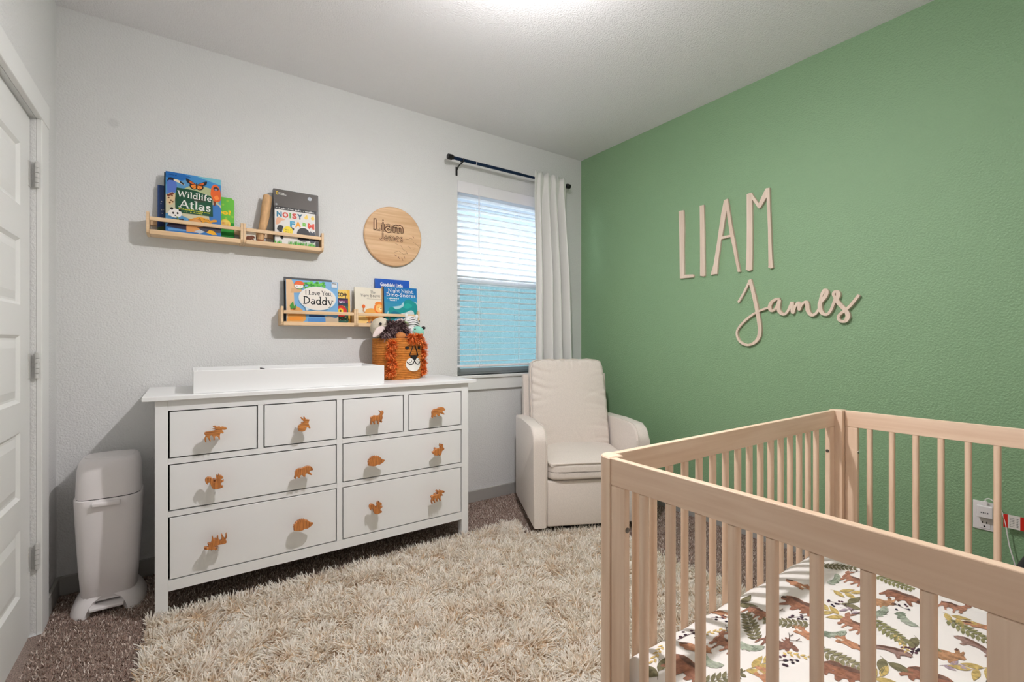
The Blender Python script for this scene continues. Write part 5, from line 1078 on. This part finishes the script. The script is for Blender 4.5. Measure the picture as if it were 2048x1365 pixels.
d_ = MB().loft([sq(.176, .150, .6642, 3, dy=.012), sq(.170, .144, .6675, 3, dy=.012)]).build('flap', 'white_plastic', lid, smooth=True, auto=40)
part_world(MB().loft([sq(.222, .244, .4995), sq(.222, .244, .5040)]), 'seam', 'dark_gap', pl)
part_world(MB().box(PX - .048, PX + .048, PY - .146, PY - .120, .472, .492, .006, 3), 'handle', 'white_plastic', pl, smooth=True, auto=50)
def c_ring(w, d, z, gap, th):
    """flared skirt, open at the front for the pedal"""
    o_, i_ = [], []
    for k in range(37):
        an = R(-90 + gap + (360 - 2 * gap) * k / 36); a, b = math.cos(an), math.sin(an); f = (abs(a) ** 3.2 + abs(b) ** 3.2) ** (-1 / 3.2)
        o_.append((PX + a * f * w / 2, PY + b * f * d / 2, z)); i_.append((PX + a * f * (w / 2 - th), PY + b * f * (d / 2 - th), z))
    return o_ + i_[::-1]
part_world(MB().loft([c_ring(.262, .286, .0008, 30, .03), c_ring(.260, .284, .010, 30, .03), c_ring(.244, .262, .034, 28, .03), c_ring(.222, .232, .056, 24, .03), c_ring(.206, .212, .066, 16, .03), c_ring(.200, .205, .072, 12, .03)]), 'base', 'white_plastic', pl, smooth=True, auto=40)
part_world(MB().box(PX - .062, PX + .062, PY - .098, PY + .06, .050, .0735, .004, 2), 'base_plate', 'white_plastic', pl)
part_world(MB().box(PX - .058, PX + .058, PY - .140, PY - .02, .026, .040, .004, 2), 'pedal', 'white_plastic', pl)

# ================================================================== OUTLET, CHARGER, CORD ON THE GREEN WALL
ol = empty('wall_outlet', (XR, .491, .436)); tag(ol, 'white wall outlet plate on the green wall behind the crib', 'outlet')
part_world(MB().box(XR - .006, XR - .0006, .455, .528, .376, .497, .002, 2), 'plate', 'white_plastic', ol)
m = MB(); m.box(XR - .0085, XR - .006, .474, .509, .384, .428, .003, 2); part_world(m, 'socket', 'white_plastic', ol)
for yy, hh in ((.485, .009), (.498, .007)): part_world(MB().box(XR - .0092, XR - .0084, yy - .0012, yy + .0012, .409 - hh / 2, .409 + hh / 2), 'slot', 'dark_gap', ol)
part_world(MB().cyl((XR - .0085, .4915, .393), (XR - .0092, .4915, .393), .0035, 12), 'ground_hole', 'dark_gap', ol)
cg = empty('usb_charger', (XR - .02, .486, .465)); tag(cg, 'small white plug charger in the wall outlet', 'charger')
part_world(MB().box(XR - .036, XR - .0088, .462, .512, .434, .486, .004, 3), 'charger_body', 'white_plastic', cg)
part_world(MB().box(XR - .028, XR - .016, .480, .494, .486, .504, .002, 2), 'usb_plug', 'white_plastic', cg)
pp = Print(.05, .05); pp.scribble(.14, .40, .62, .20, C(96, 96, 98))
pp.build('marking', lambda u, v, d: (XR - .036 - d, .512 - u, .434 + v), 'print', cg).matrix_parent_inverse = Matrix.Translation(cg.location).inverted()
pc = empty('power_cord', (XR - .03, .45, .3)); tag(pc, 'thin white cord with a red and white warning tag', 'cord')
part_world(MB().tube(smooth_curve([(XR - .022, .487, .504), (XR - .022, .484, .514), (XR - .024, .470, .517), (XR - .026, .448, .496), (XR - .027, .435, .470), (XR - .028, .425, .423), (XR - .028, .415, .344), (XR - .030, .398, .268), (XR - .030, .375, .15), (XR - .034, .35, .006)], 6), .0022, 8), 'wire', 'white_plastic', pc, smooth=True)
part_world(MB().box(XR - .0290, XR - .0284, .372, .432, .415, .470), 'warning_tag', 'paper', pc)
pp = Print(.060, .055); pp.rect(0, 0, 1, 1, C(232, 226, 220)); pp.rect(0, 0, .22, 1, C(206, 40, 26)); pp.rect(.80, 0, 1, 1, C(206, 40, 26))
for k in range(6): pp.scribble(.30, .14 + k * .12, .44, .07, C(120, 116, 112))
pp.build('tag_print', lambda u, v, d: (XR - .0290 - d, .432 - u, .415 + v), 'print', pc).matrix_parent_inverse = Matrix.Translation(pc.location).inverted()
